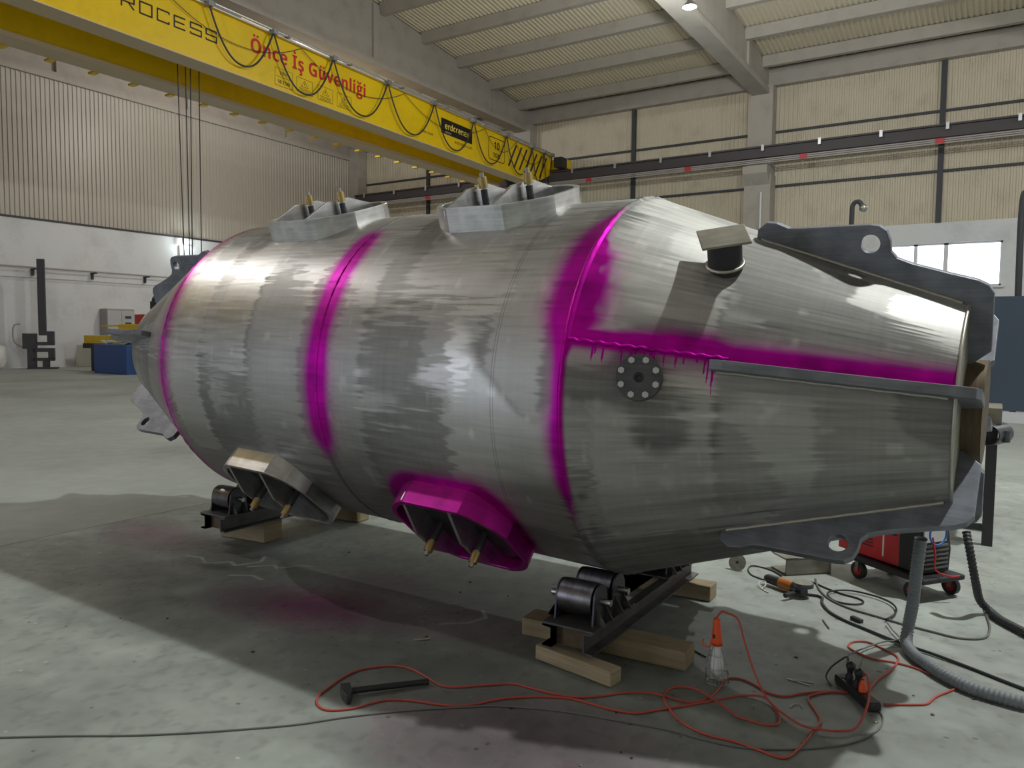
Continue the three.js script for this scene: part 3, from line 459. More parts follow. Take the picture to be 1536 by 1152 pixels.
// ---------------------------------------------------------------- roller beds under the vessel
function rollerBed(label, cx, zAxis, base, group) {
  // frame of two channels across the axis, rollers in pairs on both sides
  const t = thing('roller_bed', label, 'roller bed', [cx, base, zAxis], 0, group);
  const L0 = -0.79, L1 = 0.75, H = 0.11;
  const chan = (sd) => { const s = poly([[0, 0], [0.055, 0], [0.055, 0.009], [0.008, 0.013], [0.008, H - 0.013], [0.055, H - 0.009], [0.055, H], [0, H]]); const g = extrude(s, L1 - L0); if (sd < 0) g.scale(-1, 1, 1); return metreUV(at(g, sd * 0.085, 0, L0)); };
  for (const sd of [-1, 1]) mesh('channel', chan(sd), M.beam, t);
  mesh('end_plate', bx(-0.085, 0.085, 0.005, H, L1 - 0.06, L1 - 0.05), M.rust, t);
  for (const z of [0.5, -0.5]) mesh('bed_plate', rb(0.29, 0.012, 0.5, 0.003).translate(0, H + 0.006, z), M.beam, t);
  for (const z of [0.6, 0.385, -0.385, -0.6]) {
    const b = H + 0.012, c = b + 0.104;
    const r = cyl(0.087, 0.087, 0.185, 40); r.rotateZ(Math.PI / 2); const ro = mesh('roller', at(r, 0, c, z), M.roller, t);
    const ax = cyl(0.017, 0.017, 0.33, 16); ax.rotateZ(Math.PI / 2); mesh('axle', at(ax, 0, c, z), M.steel, ro);
    for (const sd of [-1, 1]) {
      const s = new THREE.Shape(); s.moveTo(-0.085, 0); s.lineTo(0.085, 0); s.lineTo(0.072, 0.115); s.absarc(0, 0.115, 0.072, 0, Math.PI); s.lineTo(-0.085, 0);
      const g = extrude(s, 0.008, 0.001); g.rotateY(Math.PI / 2); mesh('side_plate', at(g, sd * 0.105 - 0.004, b, z), M.dark, t);
      for (const dz of [-0.045, 0.045]) { const q = poly([[0, 0], [0.055, 0], [0, 0.09]]), w = extrude(q, 0.007); if (sd < 0) w.scale(-1, 1, 1); mesh('gusset', at(w, sd * 0.109, b, z + dz), M.beam, t); }
    }
  }
  return t;
}
rollerBed('steel roller bed under the near cone weld, resting on thick timbers', -1.73, -4.0, 0.102, 'roller beds carrying the vessel');
rollerBed('steel roller bed under the far end of the vessel', -4.91, -4.33, 0.165, 'roller beds carrying the vessel');
function timber(label, [x, z], turn, l, h, w, y = 0, m = M.wood) {
  const g = rb(l, h, w, 0.006); const p = g.attributes.position; for (let i = 0; i < p.count; i++) { p.setY(i, p.getY(i) + 0.003 * Math.sin(p.getX(i) * 23 + p.getZ(i) * 17)); }
  const o = mesh('timber', g, m); o.position.set(x, y + h / 2 + 0.003, z); o.rotation.y = turn; return tag(o, label, 'timber');
}
timber('long thick timber under the near roller bed, beside the hand lamp', [-1.70, -3.62], 0.05, 0.92, 0.095, 0.155);
timber('pale narrow scorched timber lying before the near roller bed', [-1.69, -3.285], -0.16, 0.46, 0.075, 0.09, 0, M.woodPale);
timber('timber under the back of the near roller bed', [-1.74, -4.66], 0.03, 0.58, 0.095, 0.14);
timber('short grey timber under the front of the far roller bed', [-5.02, -4.02], 0.12, 0.46, 0.156, 0.2);
timber('timber under the back of the far roller bed', [-4.95, -4.9], 0.05, 0.6, 0.156, 0.16);

// ---------------------------------------------------------------- cables and hoses on the floor
const flat = (l, y) => l.map(([x, z], i) => V(x, typeof y === 'function' ? y(i, l.length) : y, z));
const cable = (name, label, pts, r, m, cat = 'cable', n = 8) => tag(mesh(name, tube(pts, r, pts.length * 8, n), m), label, cat);
const lampCord = [[-1.078, -3.53, 0.318], [-1.06, -3.55, 0.345], [-1.035, -3.57, 0.335], [-1.0, -3.6, 0.31], [-0.96, -3.58, 0.22], [-0.9, -3.53, 0.11], [-0.84, -3.49, 0.03]].map(([x, z, y]) => V(x, y, z)).concat(flat([[-0.78, -3.43], [-0.74, -3.35], [-0.73, -3.28], [-0.77, -3.25], [-0.82, -3.25], [-0.90, -3.26], [-0.98, -3.31], [-1.06, -3.36], [-1.12, -3.39], [-1.19, -3.39], [-1.23, -3.35], [-1.23, -3.26], [-1.19, -3.19], [-1.11, -3.10], [-1.03, -3.05], [-0.94, -3.03], [-0.85, -3.04], [-0.74, -3.03], [-0.67, -3.02], [-0.64, -3.03], [-0.61, -3.13], [-0.59, -3.31], [-0.58, -3.40], [-0.60, -3.46], [-0.65, -3.55], [-0.67, -3.61], [-0.65, -3.66], [-0.60, -3.72], [-0.55, -3.76]], (i) => (i > 5 && i < 9 ? 0.014 : 0.006)));
cable('lamp_cord', 'orange cord rising from the hand lamp and looping on the floor', lampCord, 0.0052, M.orange, 'cord');
cable('extension_cord', 'orange extension cord looping past the hammer and back to the power strip', flat([[-0.53, -3.76], [-0.61, -3.72], [-0.70, -3.64], [-0.77, -3.56], [-0.84, -3.56], [-0.92, -3.61], [-0.99, -3.63], [-1.04, -3.60], [-1.04, -3.47], [-1.05, -3.36], [-1.08, -3.29], [-1.13, -3.26], [-1.23, -3.26], [-1.30, -3.25], [-1.38, -3.20], [-1.46, -3.11], [-1.55, -3.03], [-1.65, -3.00], [-1.77, -2.99], [-1.87, -2.98], [-1.99, -2.88], [-2.08, -2.80], [-2.15, -2.78], [-2.25, -2.81], [-2.38, -2.84], [-2.47, -2.82], [-2.54, -2.75], [-2.58, -2.68], [-2.58, -2.57], [-2.56, -2.47], [-2.54, -2.39], [-2.48, -2.33], [-2.41, -2.32], [-2.33, -2.39], [-2.29, -2.48], [-2.26, -2.53], [-2.18, -2.58], [-2.06, -2.62], [-1.98, -2.65], [-1.91, -2.71], [-1.86, -2.79], [-1.80, -2.86], [-1.68, -2.95], [-1.57, -3.00], [-1.37, -3.01], [-1.27, -3.04], [-1.21, -3.11], [-1.07, -3.28], [-0.93, -3.46], [-0.84, -3.48], [-0.75, -3.39], [-0.64, -3.31], [-0.58, -3.31], [-0.49, -3.35], [-0.44, -3.42], [-0.415, -3.52], [-0.42, -3.62]], (i, n) => (i > n - 3 ? 0.03 + (i - n + 3) * 0.04 : i > n - 9 ? 0.016 : 0.0055)).concat([V(-0.44, 0.145, -3.68), V(-0.46, 0.11, -3.735)]), 0.0052, M.orange, 'cord');
cable('extension_cord', 'orange cord running from the power strip under the thick grey hose', flat([[-0.37, -3.73], [-0.26, -3.80], [-0.21, -3.84], [-0.18, -3.94], [-0.11, -4.08], [-0.06, -4.2]], 0.006), 0.0052, M.orange, 'cord');
cable('extension_cord', 'orange cord bent in a narrow bight behind the power strip', flat([[-0.45, -3.82], [-0.43, -3.98], [-0.39, -4.13], [-0.37, -4.27], [-0.38, -4.34], [-0.47, -4.42], [-0.54, -4.46], [-0.60, -4.42], [-0.61, -4.33], [-0.56, -4.28], [-0.48, -4.24], [-0.39, -4.25], [-0.30, -4.24], [-0.22, -4.20]], 0.006), 0.0052, M.orange, 'cord');
cable('grey_cable', 'thin grey cable lying across the open floor to the power strip', flat([[-5.4, -0.3], [-4.3, -0.82], [-3.47, -1.34], [-3.35, -1.43], [-3.13, -1.59], [-2.91, -1.74], [-2.71, -1.90], [-2.51, -2.08], [-2.42, -2.17], [-2.30, -2.32], [-2.14, -2.49], [-1.97, -2.64], [-1.83, -2.75], [-1.67, -2.83], [-1.51, -2.89], [-1.30, -2.94], [-1.11, -2.98], [-0.95, -2.99], [-0.82, -3.01], [-0.68, -3.08], [-0.56, -3.17], [-0.46, -3.27], [-0.40, -3.37], [-0.36, -3.49], [-0.36, -3.60], [-0.385, -3.66]], 0.0045), 0.004, M.greyRubber);
cable('black_cable', 'black rubber cable running from the grinder past the thick hose', flat([[-1.02, -5.06], [-0.89, -5.08], [-0.86, -4.96], [-0.79, -4.82], [-0.70, -4.73], [-0.56, -4.64], [-0.39, -4.53], [-0.22, -4.46], [-0.07, -4.39], [0.16, -4.26], [0.32, -4.19], [0.8, -4.1], [1.6, -4.5], [2.5, -5.4]], (i) => (i === 6 || i === 7 ? 0.012 : 0.009)), 0.0085, M.blackRubber);
cable('grey_cable', 'grey welding cable sweeping in a wide bow behind the thick hose', flat([[-0.99, -5.44], [-0.97, -5.36], [-0.91, -5.19], [-0.82, -5.05], [-0.70, -4.96], [-0.56, -4.91], [-0.42, -4.86], [-0.25, -4.82], [-0.12, -4.80], [-0.01, -4.87], [0.02, -5.03], [-0.01, -5.39], [-0.05, -5.72]], 0.007), 0.0065, M.greyRubber);
cable('grinder_cord', 'dark cord coiled in a flat oval near the grinder', flat([[-1.11, -5.30], [-1.01, -5.36], [-0.89, -5.28], [-0.79, -5.22], [-0.68, -5.18], [-0.65, -5.14], [-0.66, -5.08], [-0.73, -5.04], [-0.81, -5.06], [-0.86, -5.13], [-0.84, -5.21], [-0.75, -5.28], [-0.61, -5.26], [-0.51, -5.19], [-0.46, -5.08], [-0.46, -4.95], [-0.49, -4.85]], (i) => (i > 8 ? 0.018 : 0.006)), 0.006, M.blackRubber, 'cord');
cable('grey_cable', 'short grey cable ending at the upright plug of the power strip', flat([[-0.48, -4.80], [-0.44, -4.69], [-0.39, -4.55], [-0.46, -4.47], [-0.53, -4.33]], (i) => (i === 2 ? 0.022 : 0.02)).concat([V(-0.56, 0.06, -4.12), V(-0.555, 0.11, -3.92), V(-0.545, 0.1, -3.83)]), 0.004, M.greyRubber);
cable('grinder_cord', 'cord curled beside the brass coupling behind the grinder', flat([[-1.20, -5.38], [-1.30, -5.48], [-1.43, -5.51], [-1.44, -5.43], [-1.38, -5.29], [-1.27, -5.22]], 0.006), 0.005, M.blackRubber, 'cord');
function hose(label, pts, r, ribs, m) { // corrugated hose
  const g = tube(pts, r, ribs * 4, 14), p = g.attributes.position, c = new THREE.CatmullRomCurve3(pts, false, 'centripetal'), n = ribs * 4;
  for (let i = 0; i <= n; i++) { const o = c.getPointAt(i / n), k = i % 4 < 2 ? 1 : 0.86; for (let j = 0; j <= 14; j++) { const q = i * 15 + j; p.setXYZ(q, o.x + (p.getX(q) - o.x) * k, o.y + (p.getY(q) - o.y) * k, o.z + (p.getZ(q) - o.z) * k); } }
  g.computeVertexNormals(); return tag(mesh('corrugated_hose', g, m), label, 'hose');
}
hose('thick grey corrugated hose hanging from the lower fin and curving over the floor', [V(-0.30, 0.62, -4.42), V(-0.315, 0.45, -4.45), V(-0.33, 0.25, -4.5), V(-0.35, 0.1, -4.53), V(-0.35, 0.045, -4.47)].concat(flat([[-0.31, -4.36], [-0.25, -4.27], [-0.15, -4.15], [-0.04, -4.07], [0.07, -4.04], [0.16, -4.03], [0.32, -4.07], [0.8, -4.3], [1.6, -4.9], [2.4, -5.8]], 0.032)), 0.031, 210, M.hose);
hose('dark hose dropping from behind the welding machine to the floor', [V(-0.12, 0.5, -5.25), V(-0.1, 0.42, -5.2), V(-0.06, 0.22, -5.2), V(-0.03, 0.08, -5.3), V(0.01, 0.035, -5.32)].concat(flat([[0.07, -5.2], [0.18, -5.05], [0.36, -4.82], [0.9, -4.7], [1.7, -5.3], [2.4, -6.2]], 0.026)), 0.024, 170, M.blackRubber);

// ---------------------------------------------------------------- small things on the floor
{ // hand lamp standing on its cage
  const t = thing('hand_lamp', 'orange handled inspection lamp standing on its wire cage', 'hand lamp', [-1.068, 0, -3.53]); t.rotation.z = 0.03; t.scale.set(1.06, 0.92, 1.06);
  const h = [[0.0, 0.345], [0.013, 0.343], [0.016, 0.33], [0.0165, 0.3], [0.021, 0.27], [0.023, 0.225], [0.026, 0.205], [0.0, 0.204]].map(([a, b]) => new THREE.Vector2(a, b)); mesh('handle', new THREE.LatheGeometry(h, 24), M.orangeLamp, t);
  mesh('switch', rb(0.012, 0.02, 0.006, 0.002).translate(-0.006, 0.255, 0.022), M.black, t);
  const b = [[0.0, 0.045], [0.02, 0.05], [0.03, 0.075], [0.03, 0.105], [0.024, 0.15], [0.016, 0.185], [0.014, 0.205]].map(([a, c]) => new THREE.Vector2(a, c)); mesh('bulb', new THREE.LatheGeometry(b, 24), std({ color: lin(0.85, 0.87, 0.9), roughness: 0.2 }), t);
  const cage = []; for (let k = 0; k < 8; k++) { const a = k * Math.PI / 4, c = Math.cos(a), s = Math.sin(a); cage.push(tube([[0.024, 0.205], [0.034, 0.16], [0.046, 0.1], [0.052, 0.05], [0.046, 0.01], [0.02, 0.004]].map(([r, y]) => V(r * c, y, r * s)), 0.0018, 24, 5)); }
  for (const [r, y] of [[0.0355, 0.155], [0.048, 0.09], [0.0525, 0.05], [0.046, 0.01]]) { const g = new THREE.TorusGeometry(r, 0.0018, 5, 32); g.rotateX(Math.PI / 2); cage.push(at(g, 0, y, 0)); }
  mesh('wire_cage', merge(cage), M.steel, t);
  const hk = new THREE.TorusGeometry(0.02, 0.0035, 6, 20, Math.PI * 1.5); hk.rotateZ(Math.PI * 0.75); mesh('hook', at(hk, -0.045, 0.205, 0), M.orangeLamp, t);
}
{ // hammer
  const t = thing('hammer', 'steel hammer with a dark wrapped handle lying inside the orange cord', 'hammer', [-2.43, 0.022, -2.47]); t.rotation.y = Math.atan2(0.30, 0.24);
  const h = rod(V(0.0, 0.004, 0), V(0.37, -0.004, 0), 0.014, 12); mesh('handle', h, M.black, t);
  const hd = new THREE.Shape(); hd.moveTo(-0.02, -0.05); hd.lineTo(0.02, -0.05); hd.lineTo(0.02, 0.03); hd.lineTo(0.006, 0.075); hd.lineTo(-0.006, 0.075); hd.lineTo(-0.02, 0.03); const g = extrude(hd, 0.036, 0.003); g.rotateX(Math.PI / 2); mesh('head', at(g, -0.01, 0.018, 0), M.dark, t);
}
{ // power strip
  const t = thing('power_strip', 'black multi-socket power strip with two black plugs and a red plug', 'power strip', [-0.487, 0, -3.755]); t.rotation.y = -Math.atan2(0.227, 0.174) ;
  mesh('body', rb(0.31, 0.042, 0.062, 0.012, 3).translate(0, 0.022, 0), M.black, t);
  for (let k = 0; k < 4; k++) mesh('socket', at(cyl(0.02, 0.02, 0.006, 20), -0.11 + k * 0.052, 0.044, 0), M.blackRubber, t);
  for (const [x, a] of [[-0.07, 0.15], [-0.005, 0.25]]) { const g = new THREE.LatheGeometry([[0.018, 0], [0.019, 0.02], [0.012, 0.035], [0.014, 0.05], [0.022, 0.07], [0.02, 0.085], [0.006, 0.093]].map(([r, y]) => new THREE.Vector2(r, y)), 16); g.rotateZ(-a); mesh('plug', at(g, x, 0.046, 0), M.black, t); }
  const rp = new THREE.LatheGeometry([[0.017, 0], [0.017, 0.03], [0.008, 0.055]].map(([r, y]) => new THREE.Vector2(r, y)), 16); mesh('plug', at(rp, 0.045, 0.046, 0), M.orangeLamp, t);
  mesh('plug_cord', tube([V(-0.08, 0.13, 0), V(-0.11, 0.14, -0.01), V(-0.16, 0.1, 0.0), V(-0.19, 0.05, 0.03), V(-0.17, 0.02, 0.06), V(-0.1, 0.008, 0.07)], 0.004, 30, 6), M.blackRubber, t);
}
{ // angle grinder
  const t = thing('angle_grinder', 'orange and black angle grinder lying on its side handle', 'grinder', [-1.1, 0.045, -5.085], 0); t.rotation.y = -Math.atan2(0.114, 0.234);
  const g = (r0, r1, x0, x1) => { const c = cyl(r1, r0, x1 - x0, 20); c.rotateZ(-Math.PI / 2); return at(c, (x0 + x1) / 2, 0, 0); };
  mesh('grip', merge([g(0.03, 0.034, -0.15, -0.05), g(0.02, 0.03, -0.17, -0.15)]), M.blackRubber, t);
  mesh('motor_housing', g(0.036, 0.036, -0.05, 0.05), std({ color: lin(0.5, 0.16, 0.03), roughness: 0.5 }), t);
  mesh('gear_head', merge([g(0.034, 0.03, 0.05, 0.1), at(cyl(0.03, 0.034, 0.055, 20), 0.12, 0.0, 0)]), M.dark, t);
  mesh('guard', at(cyl(0.062, 0.062, 0.022, 28), 0.125, 0.036, 0), M.dark, t); mesh('disc', at(cyl(0.06, 0.06, 0.004, 28), 0.125, 0.05, 0), M.ringDull, t);
  const sh = cyl(0.015, 0.013, 0.12, 14); sh.rotateX(Math.PI / 2); mesh('side_handle', at(sh, 0.115, -0.01, 0.1), M.black, t);
}
{ const g = cyl(0.06, 0.06, 0.006, 32); g.rotateX(1.05); const o = mesh('grinding_disc', g, M.ringDull); o.position.set(-1.5, 0.055, -5.36); tag(o, 'loose grey grinding disc leaning beyond the lower fin', 'disc'); const b = mesh('hub_hole', (() => { const q = cyl(0.011, 0.011, 0.008, 16); q.rotateX(1.05); return q; })(), M.black, o); }
{ const g = merge([bx(-0.17, 0.17, 0, 0.012, -0.1, 0.1), bx(-0.17, 0.17, 0, 0.12, 0.088, 0.1), bx(-0.17, 0.17, 0.108, 0.12, -0.1, 0.1)]); const o = mesh('steel_offcut', metreUV(g), M.ringDull); o.position.set(-1.12, 0.001, -5.6); o.rotation.y = 0.75; tag(o, 'grey steel channel offcut standing under the lower fin', 'offcut'); }
{ const o = mesh('rubber_block', rb(0.075, 0.022, 0.03, 0.005), M.black); o.position.set(-0.635, 0.012, -4.77); o.rotation.y = -0.6; tag(o, 'small black rubber block between the cables', 'block'); }
for (const [x, z, a, l, lab] of [[-0.775, -4.61, 2.0, 0.13, 'thin steel pin lying near the black rubber block'], [-1.31, -3.85, -0.55, 0.24, 'thin dark rod lying beside the hand lamp']]) { const g = rod(V(-l / 2, 0.004, 0), V(l / 2, 0.004, 0), 0.004, 8), o = mesh('steel_pin', g, M.dark); o.position.set(x, 0.001, z); o.rotation.y = a; tag(o, lab, 'pin'); }
{ const o = mesh('wire_piece', merge([rod(V(0, 0.004, 0), V(0.12, 0.004, 0.02), 0.0028, 6), rod(V(0, 0.004, 0), V(0.1, 0.004, 0.05), 0.0028, 6)]), M.steel); o.position.set(-0.8, 0, -3.76); o.rotation.y = 0.35; tag(o, 'bent bright wire between hand lamp and power strip', 'wire'); }
{ const o = mesh('wire_piece', tube([V(-0.02, 0.003, 0.03), V(-0.01, 0.004, -0.01), V(0.015, 0.004, -0.02), V(0.03, 0.003, 0.01)], 0.0024, 20, 6), M.steel); o.position.set(-0.7, 0.001, -3.5); tag(o, 'small curved wire hook on the floor inside the orange loops', 'wire'); }
{ const o = mesh('hex_nut', (() => { const s = new THREE.Shape(); for (let k = 0; k < 6; k++) s[k ? 'lineTo' : 'moveTo'](0.011 * Math.cos(k * Math.PI / 3), 0.011 * Math.sin(k * Math.PI / 3)); const h = new THREE.Path(); h.absarc(0, 0, 0.006, 0, 7); s.holes.push(h); return extrude(s, 0.009); })(), M.steel); o.position.set(-0.853, 0.012, -3.37); tag(o, 'small bright hex nut inside the orange loops', 'nut'); }
{ const o = mesh('cable_tie', tube([V(0, 0.003, 0), V(0.02, 0.02, -0.03), V(0.0, 0.03, -0.09), V(-0.03, 0.02, -0.06), V(0.01, 0.004, 0.0), V(0.06, 0.003, 0.05)], 0.004, 40, 6), M.plastic); o.position.set(-1.25, 0.002, -5.03); tag(o, 'white plastic cable tie curled beside the grinder', 'cable tie'); }
{ const s = poly([[0, 0], [0.02, 0.004], [0.03, 0.085], [0.018, 0.09]]), g = extrude(s, 0.003); g.rotateX(-Math.PI / 2); const o = mesh('wood_chip', g, M.woodPale); o.position.set(-2.6, 0.002, -3.13); o.rotation.y = -0.6; o.rotation.z = 0.06; tag(o, 'pale wood splinter alone on the stained floor', 'splinter'); }
for (let i = 0; i < 46; i++) { // grinding crumbs
  const x = -4.2 + rnd() * 4.2, z = -4.4 + rnd() * 2.0; const g = new THREE.IcosahedronGeometry(0.003 + rnd() * 0.005, 0); g.scale(1 + rnd(), 0.5, 1 + rnd()); const o = mesh('metal_crumb', g, rnd() > 0.3 ? M.black : M.ringDull); o.position.set(x, 0.003, z); o.rotation.y = rnd() * 6; tag(o, 'tiny crumb of grinding waste scattered on the floor', 'crumb', 'grinding crumbs on the floor');
}

// ---------------------------------------------------------------- welding machine and trestle
{
  const t = thing('welding_machine', 'red and black welding machine on a wheeled cart behind the lower fin', 'welding machine', [-0.54, 0, -5.68]); t.rotation.y = -0.64;
  // x runs from its back to its front
  const deckY = 0.135;
  mesh('cart_deck', rb(0.64, 0.035, 0.36, 0.012).translate(0.07, deckY, 0), M.black, t);
  const body = [[-0.36, 0.17], [0.16, 0.17], [0.16, 0.56], [-0.36, 0.56]];
  mesh('red_case', at(extrude(poly(body), 0.24, 0.008), 0, 0, -0.12), M.red, t);
  for (let c = 0; c < 2; c++) for (let k = 0; k < 12; k++) mesh('vent_slot', bx(-0.3 + c * 0.14, -0.2 + c * 0.14, 0.24 + k * 0.022, 0.248 + k * 0.022, 0.126, 0.131), M.black, t);
  mesh('black_front', at(extrude(poly([[0.16, 0.17], [0.3, 0.17], [0.31, 0.3], [0.27, 0.56], [0.16, 0.56]]), 0.25, 0.008), 0, 0, -0.125), M.black, t);
  for (let k = 0; k < 6; k++) mesh('front_louvre', bx(0.3, 0.325, 0.19 + k * 0.028, 0.202 + k * 0.028, -0.1, 0.1), M.greyRubber, t);
  mesh('side_stripe', bx(0.02, 0.032, 0.2, 0.54, 0.127, 0.131), M.plastic, t); mesh('side_badge', bx(0.06, 0.13, 0.36, 0.46, 0.127, 0.131), M.black, t);
  for (const [x, z] of [[-0.15, 0.15], [0.3, 0.165], [-0.15, -0.15], [0.3, -0.165]]) { const w = cyl(0.058, 0.058, 0.03, 28); w.rotateX(Math.PI / 2); const q = mesh('wheel', at(w, x, 0.058, z), M.blackRubber, t); const h = cyl(0.032, 0.032, 0.034, 20); h.rotateX(Math.PI / 2); mesh('hub', at(h, x, 0.058, z), M.red, q); mesh('fork', bx(x - 0.012, x + 0.012, 0.05, 0.12, z + 0.018, z + 0.024), M.lampBody, q); }
  const blu = new THREE.TorusGeometry(0.07, 0.006, 8, 40); blu.rotateY(Math.PI / 2); mesh('blue_hose_coil', at(blu, 0.345, 0.42, 0.02), std({ color: lin(0.04, 0.16, 0.55), roughness: 0.4 }), t);
  mesh('red_hose', tube([V(0.34, 0.4, 0.06), V(0.37, 0.3, 0.07), V(0.37, 0.2, 0.06), V(0.42, 0.17, 0.0), V(0.44, 0.17, -0.06)], 0.006, 30, 6), M.red, t);
  mesh('front_panel', bx(0.305, 0.315, 0.36, 0.5, -0.09, 0.1), M.plastic, t);
}
{
  const t = thing('steel_trestle', 'dark steel trestle with a pipe on top behind the vessel end', 'trestle', [-0.02, 0, -7.15]);
  for (const [x, z] of [[0, 0], [-0.42, 0], [0, -0.5], [-0.42, -0.5]]) mesh('leg', bx(x - 0.038, x + 0.038, 0, 0.98, z - 0.038, z + 0.038), M.girt, t);
  for (const y of [0.14, 0.3, 0.42]) mesh('rail', bx(-0.42, 0, y - 0.025, y + 0.025, -0.02, 0.02), M.girt, t);
  mesh('top_plate', bx(-0.5, 0.06, 0.98, 1.1, -0.56, 0.0), M.ringDull, t);
  const p = new THREE.LatheGeometry([[0.06, -0.25], [0.085, -0.25], [0.085, 0.02], [0.078, 0.02], [0.06, -0.02], [0.06, -0.25]].map(([a, b]) => new THREE.Vector2(a, b)), 32); p.rotateX(Math.PI / 2); p.rotateY(-0.35); mesh('pipe', at(p, -0.02, 0.895, 0.09), M.dark, t);
  const q = cyl(0.033, 0.033, 0.09, 20); mesh('side_stub', at(q, 0.09, 0.885, 0.02), M.dark, t);
}
{
  const t = thing('sheet_partition', 'dark blue steel sheet partition on a pale base rail', 'partition', [1.1, 0, -17.95]);
  mesh('sheet', bx(-1.34, 1.5, 0.23, 2.48, -0.02, 0.02), M.panelBlue, t); mesh('base_rail', bx(-1.34, 1.5, 0, 0.21, -0.06, 0.06), M.white, t);
  for (const x of [-1.28, 0.1, 1.44]) mesh('post', bx(x - 0.03, x + 0.03, 0.2, 2.46, -0.08, -0.021), M.girt, t);
}
{ const t = thing('bent_pipe_post', 'dark pipe post bent over at the top with a bright ball end', 'post', [-2.8, 0, -18]); mesh('pipe', tube([V(0, 0, 0), V(0, 2, 0), V(0, 4.3, 0), V(0.01, 4.48, 0), V(0.08, 4.56, 0), V(0.16, 4.52, 0), V(0.19, 4.46, 0)], 0.05, 80, 12), M.girt, t); mesh('ball_end', at(new THREE.SphereGeometry(0.085, 24, 16), 0.23, 4.4, 0.03), M.steel, t); }
{ const t = thing('pipe_post', 'plain dark pipe post rising behind the blue partition', 'post', [0.27, 0, -18.2]); mesh('pipe', tube([V(0, 0, 0), V(0, 2, 0), V(0, 4.4, 0), V(0.03, 4.52, 0), V(0.12, 4.55, 0), V(0.3, 4.55, 0)], 0.06, 80, 12), M.girt, t); mesh('base_plate', bx(-0.15, 0.15, 0, 0.02, -0.15, 0.15), M.girt, t); }

// ---------------------------------------------------------------- things along the end wall
{ // stacked tower stand
  const t = thing('tower_stand', 'black tower stand of hooked steel blocks with a tall square column', 'stand', [-34.5, 0, -16.9]); t.rotation.y = 1.0;
  const b = (n, x0, x1, y0, y1, d = 0.5) => mesh(n, bx(x0, x1, y0, y1, -d / 2, d / 2), M.girt, t);
  b('column', -0.08, 0.2, 1.45, 4.65, 0.28); b('block', -0.66, -0.17, 0.85, 1.5);
  b('arm', -0.06, 0.48, 1.42, 1.6); b('arm', 0.24, 0.48, 1.1, 1.42); b('arm', -0.2, 0.48, 1.0, 1.14); b('arm', -0.3, 0.48, 0.72, 0.88); b('arm', 0.26, 0.48, 0.42, 0.74); b('arm', -0.35, 0.48, 0.34, 0.46);
  b('post', -0.5, -0.2, 0.05, 0.86); b('post', 0.05, 0.28, 0.05, 0.4); b('foot', -0.5, 0.6, 0, 0.06, 0.8);
  mesh('hook_cable', tube([V(-0.66, 0.9, 0), V(-0.95, 1.1, 0), V(-1.02, 1.5, 0), V(-0.95, 1.85, 0), V(-0.75, 1.9, 0)], 0.03, 40, 8), M.bar, t);
}
{ // cutting table
  const t = thing('cutting_table', 'plasma cutting table with a yellow gantry and a blue tank', 'machine', [-29.6, 0, -17.4]);
  mesh('tank', rb(2.2, 1.12, 1.6, 0.02).translate(0.95, 0.56, 0.1), M.blue, t);
  mesh('gantry_beam', rb(2.6, 0.34, 0.3, 0.02).translate(-1.3, 1.28, -0.2), M.yellow, t); mesh('gantry_head', rb(1.9, 0.4, 0.3, 0.02).translate(0.2, 1.72, -0.6), M.yellow, t); mesh('gantry_neck', bx(-0.5, 0.4, 1.25, 1.55, -0.7, -0.4), M.yellow, t);
  mesh('torch_rail', bx(-2.3, -0.4, 1.82, 1.88, -0.65, -0.58), M.yellow, t);
  mesh('carriage', merge([bx(-2.5, -0.9, 0.92, 1.12, -0.35, 0.05)]), M.black, t); mesh('leg', bx(-1.8, -1.3, 0, 0.95, -0.4, 0.1), M.black, t);
  for (let k = 0; k < 5; k++) { const g = rb(0.5 + 0.1 * (k % 3), 0.05, 0.25, 0.01); g.rotateZ(0.12 * (k - 2)); mesh('scrap_sheet', at(g, -0.3 + k * 0.4, 1.19 + 0.03 * (k % 2), 0.3), M.galv, t); }
}
{ const t = thing('control_cabinet', 'grey control cabinet standing against the white end wall', 'cabinet', [-35.4, 0, -20.8]); mesh('case', rb(0.6, 2.68, 1.35, 0.02).translate(0, 1.34, 0), M.bar, t); mesh('door', bx(0.3, 0.315, 0.1, 2.6, -0.02, 0.64), M.galv, t); mesh('door', bx(0.3, 0.315, 0.1, 2.6, -0.64, -0.04), M.galv, t); for (const y of [2.3, 2.0, 1.75]) mesh('display', bx(0.315, 0.325, y - 0.08, y + 0.05, -0.5, -0.2), M.girt, t); }
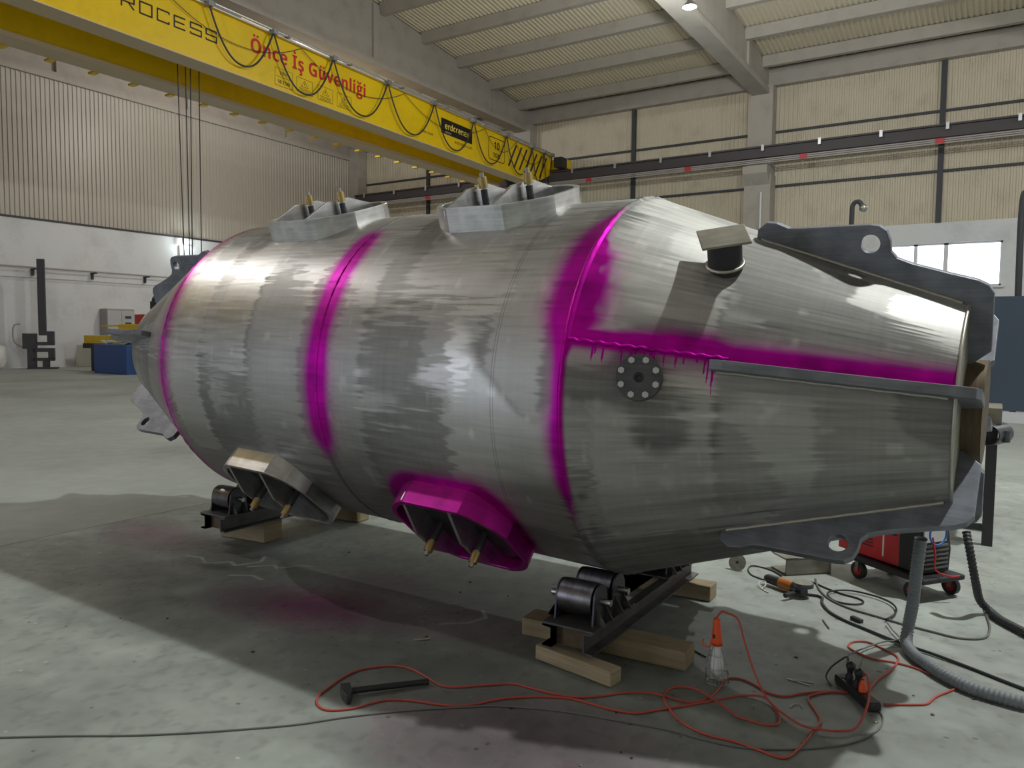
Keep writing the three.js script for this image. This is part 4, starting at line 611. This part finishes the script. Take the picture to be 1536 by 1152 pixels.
{ const t = thing('red_machine', 'tall red machine with a dark pipe elbow behind the vessel tip', 'machine', [-30.4, 0, -19.7]); mesh('case', rb(2.0, 2.36, 1.0, 0.03).translate(0, 1.18, 0), M.red, t); mesh('black_box', rb(0.9, 0.55, 0.7, 0.03).translate(0.35, 2.63, 0), M.black, t); mesh('pipe_elbow', tube([V(-0.4, 2.3, 0), V(-0.4, 2.9, 0), V(-0.3, 3.08, 0), V(-0.1, 3.05, 0), V(0.05, 2.85, 0)], 0.07, 40, 10), M.dark, t); const c = cyl(0.4, 0.18, 0.5, 24); mesh('hopper', at(c, 1.0, 3.05, 0), M.black, t); mesh('hopper_leg', at(cyl(0.1, 0.1, 0.6, 12), 1.0, 2.55, 0), M.black, t); }
{ const o = mesh('leaning_sheet', (() => { const g = rb(0.03, 1.0, 0.8, 0.01); g.rotateZ(-0.18); return g; })(), std({ color: lin(0.42, 0.42, 0.36), roughness: 0.4 })); o.position.set(-35.35, 0.5, -19.2); tag(o, 'dull wrapped sheet leaning against the white end wall', 'sheet'); }
{ const g = new THREE.SphereGeometry(0.6, 24, 16), p = g.attributes.position; for (let i = 0; i < p.count; i++) { const k = 1 + 0.25 * (vn(p.getX(i) * 5 + 9, p.getY(i) * 5 + p.getZ(i) * 4 + 9, 64, 64, 5) - 0.5); p.setXYZ(i, p.getX(i) * k * 0.7, Math.max(p.getY(i) * k, -0.55) + 0.55, p.getZ(i) * k * 0.7); } g.computeVertexNormals(); const o = mesh('plastic_sack', g, M.plastic); o.position.set(-35.1, 0, -15.35); tag(o, 'pale plastic sack slumped against the end wall', 'sack'); }
{ const t = thing('wall_pipe', 'grey air pipe on brackets along the white end wall', 'pipe', [XL, 4.36, -20]); mesh('pipe', rod(V(0.2, 0, -6), V(0.2, 0, 14), 0.035, 10), M.bar, t); mesh('lower_wire', rod(V(0.12, -0.45, -6), V(0.12, -0.45, 14), 0.015, 8), M.bar, t); for (const z of [-5, -2.4, 0.2, 2.8, 5.4, 8, 11]) { mesh('bracket', merge([bx(0, 0.4, -0.1, -0.04, z - 0.05, z + 0.05), bx(0.02, 0.1, -0.35, -0.04, z - 0.05, z + 0.05)]), M.girt, t); } }
{ const t = thing('vertical_conduit', 'white conduit running up the concrete column of the back wall', 'conduit', [-9.6, 0, ZB + 0.97]); mesh('tube', rod(V(0, 0, 0), V(0, 8.3, 0), 0.05, 10), M.frame, t); }

scene.traverse((o) => { if (o.isMesh) { o.castShadow = true; o.receiveShadow = true; } });
renderer.render(scene, camera);
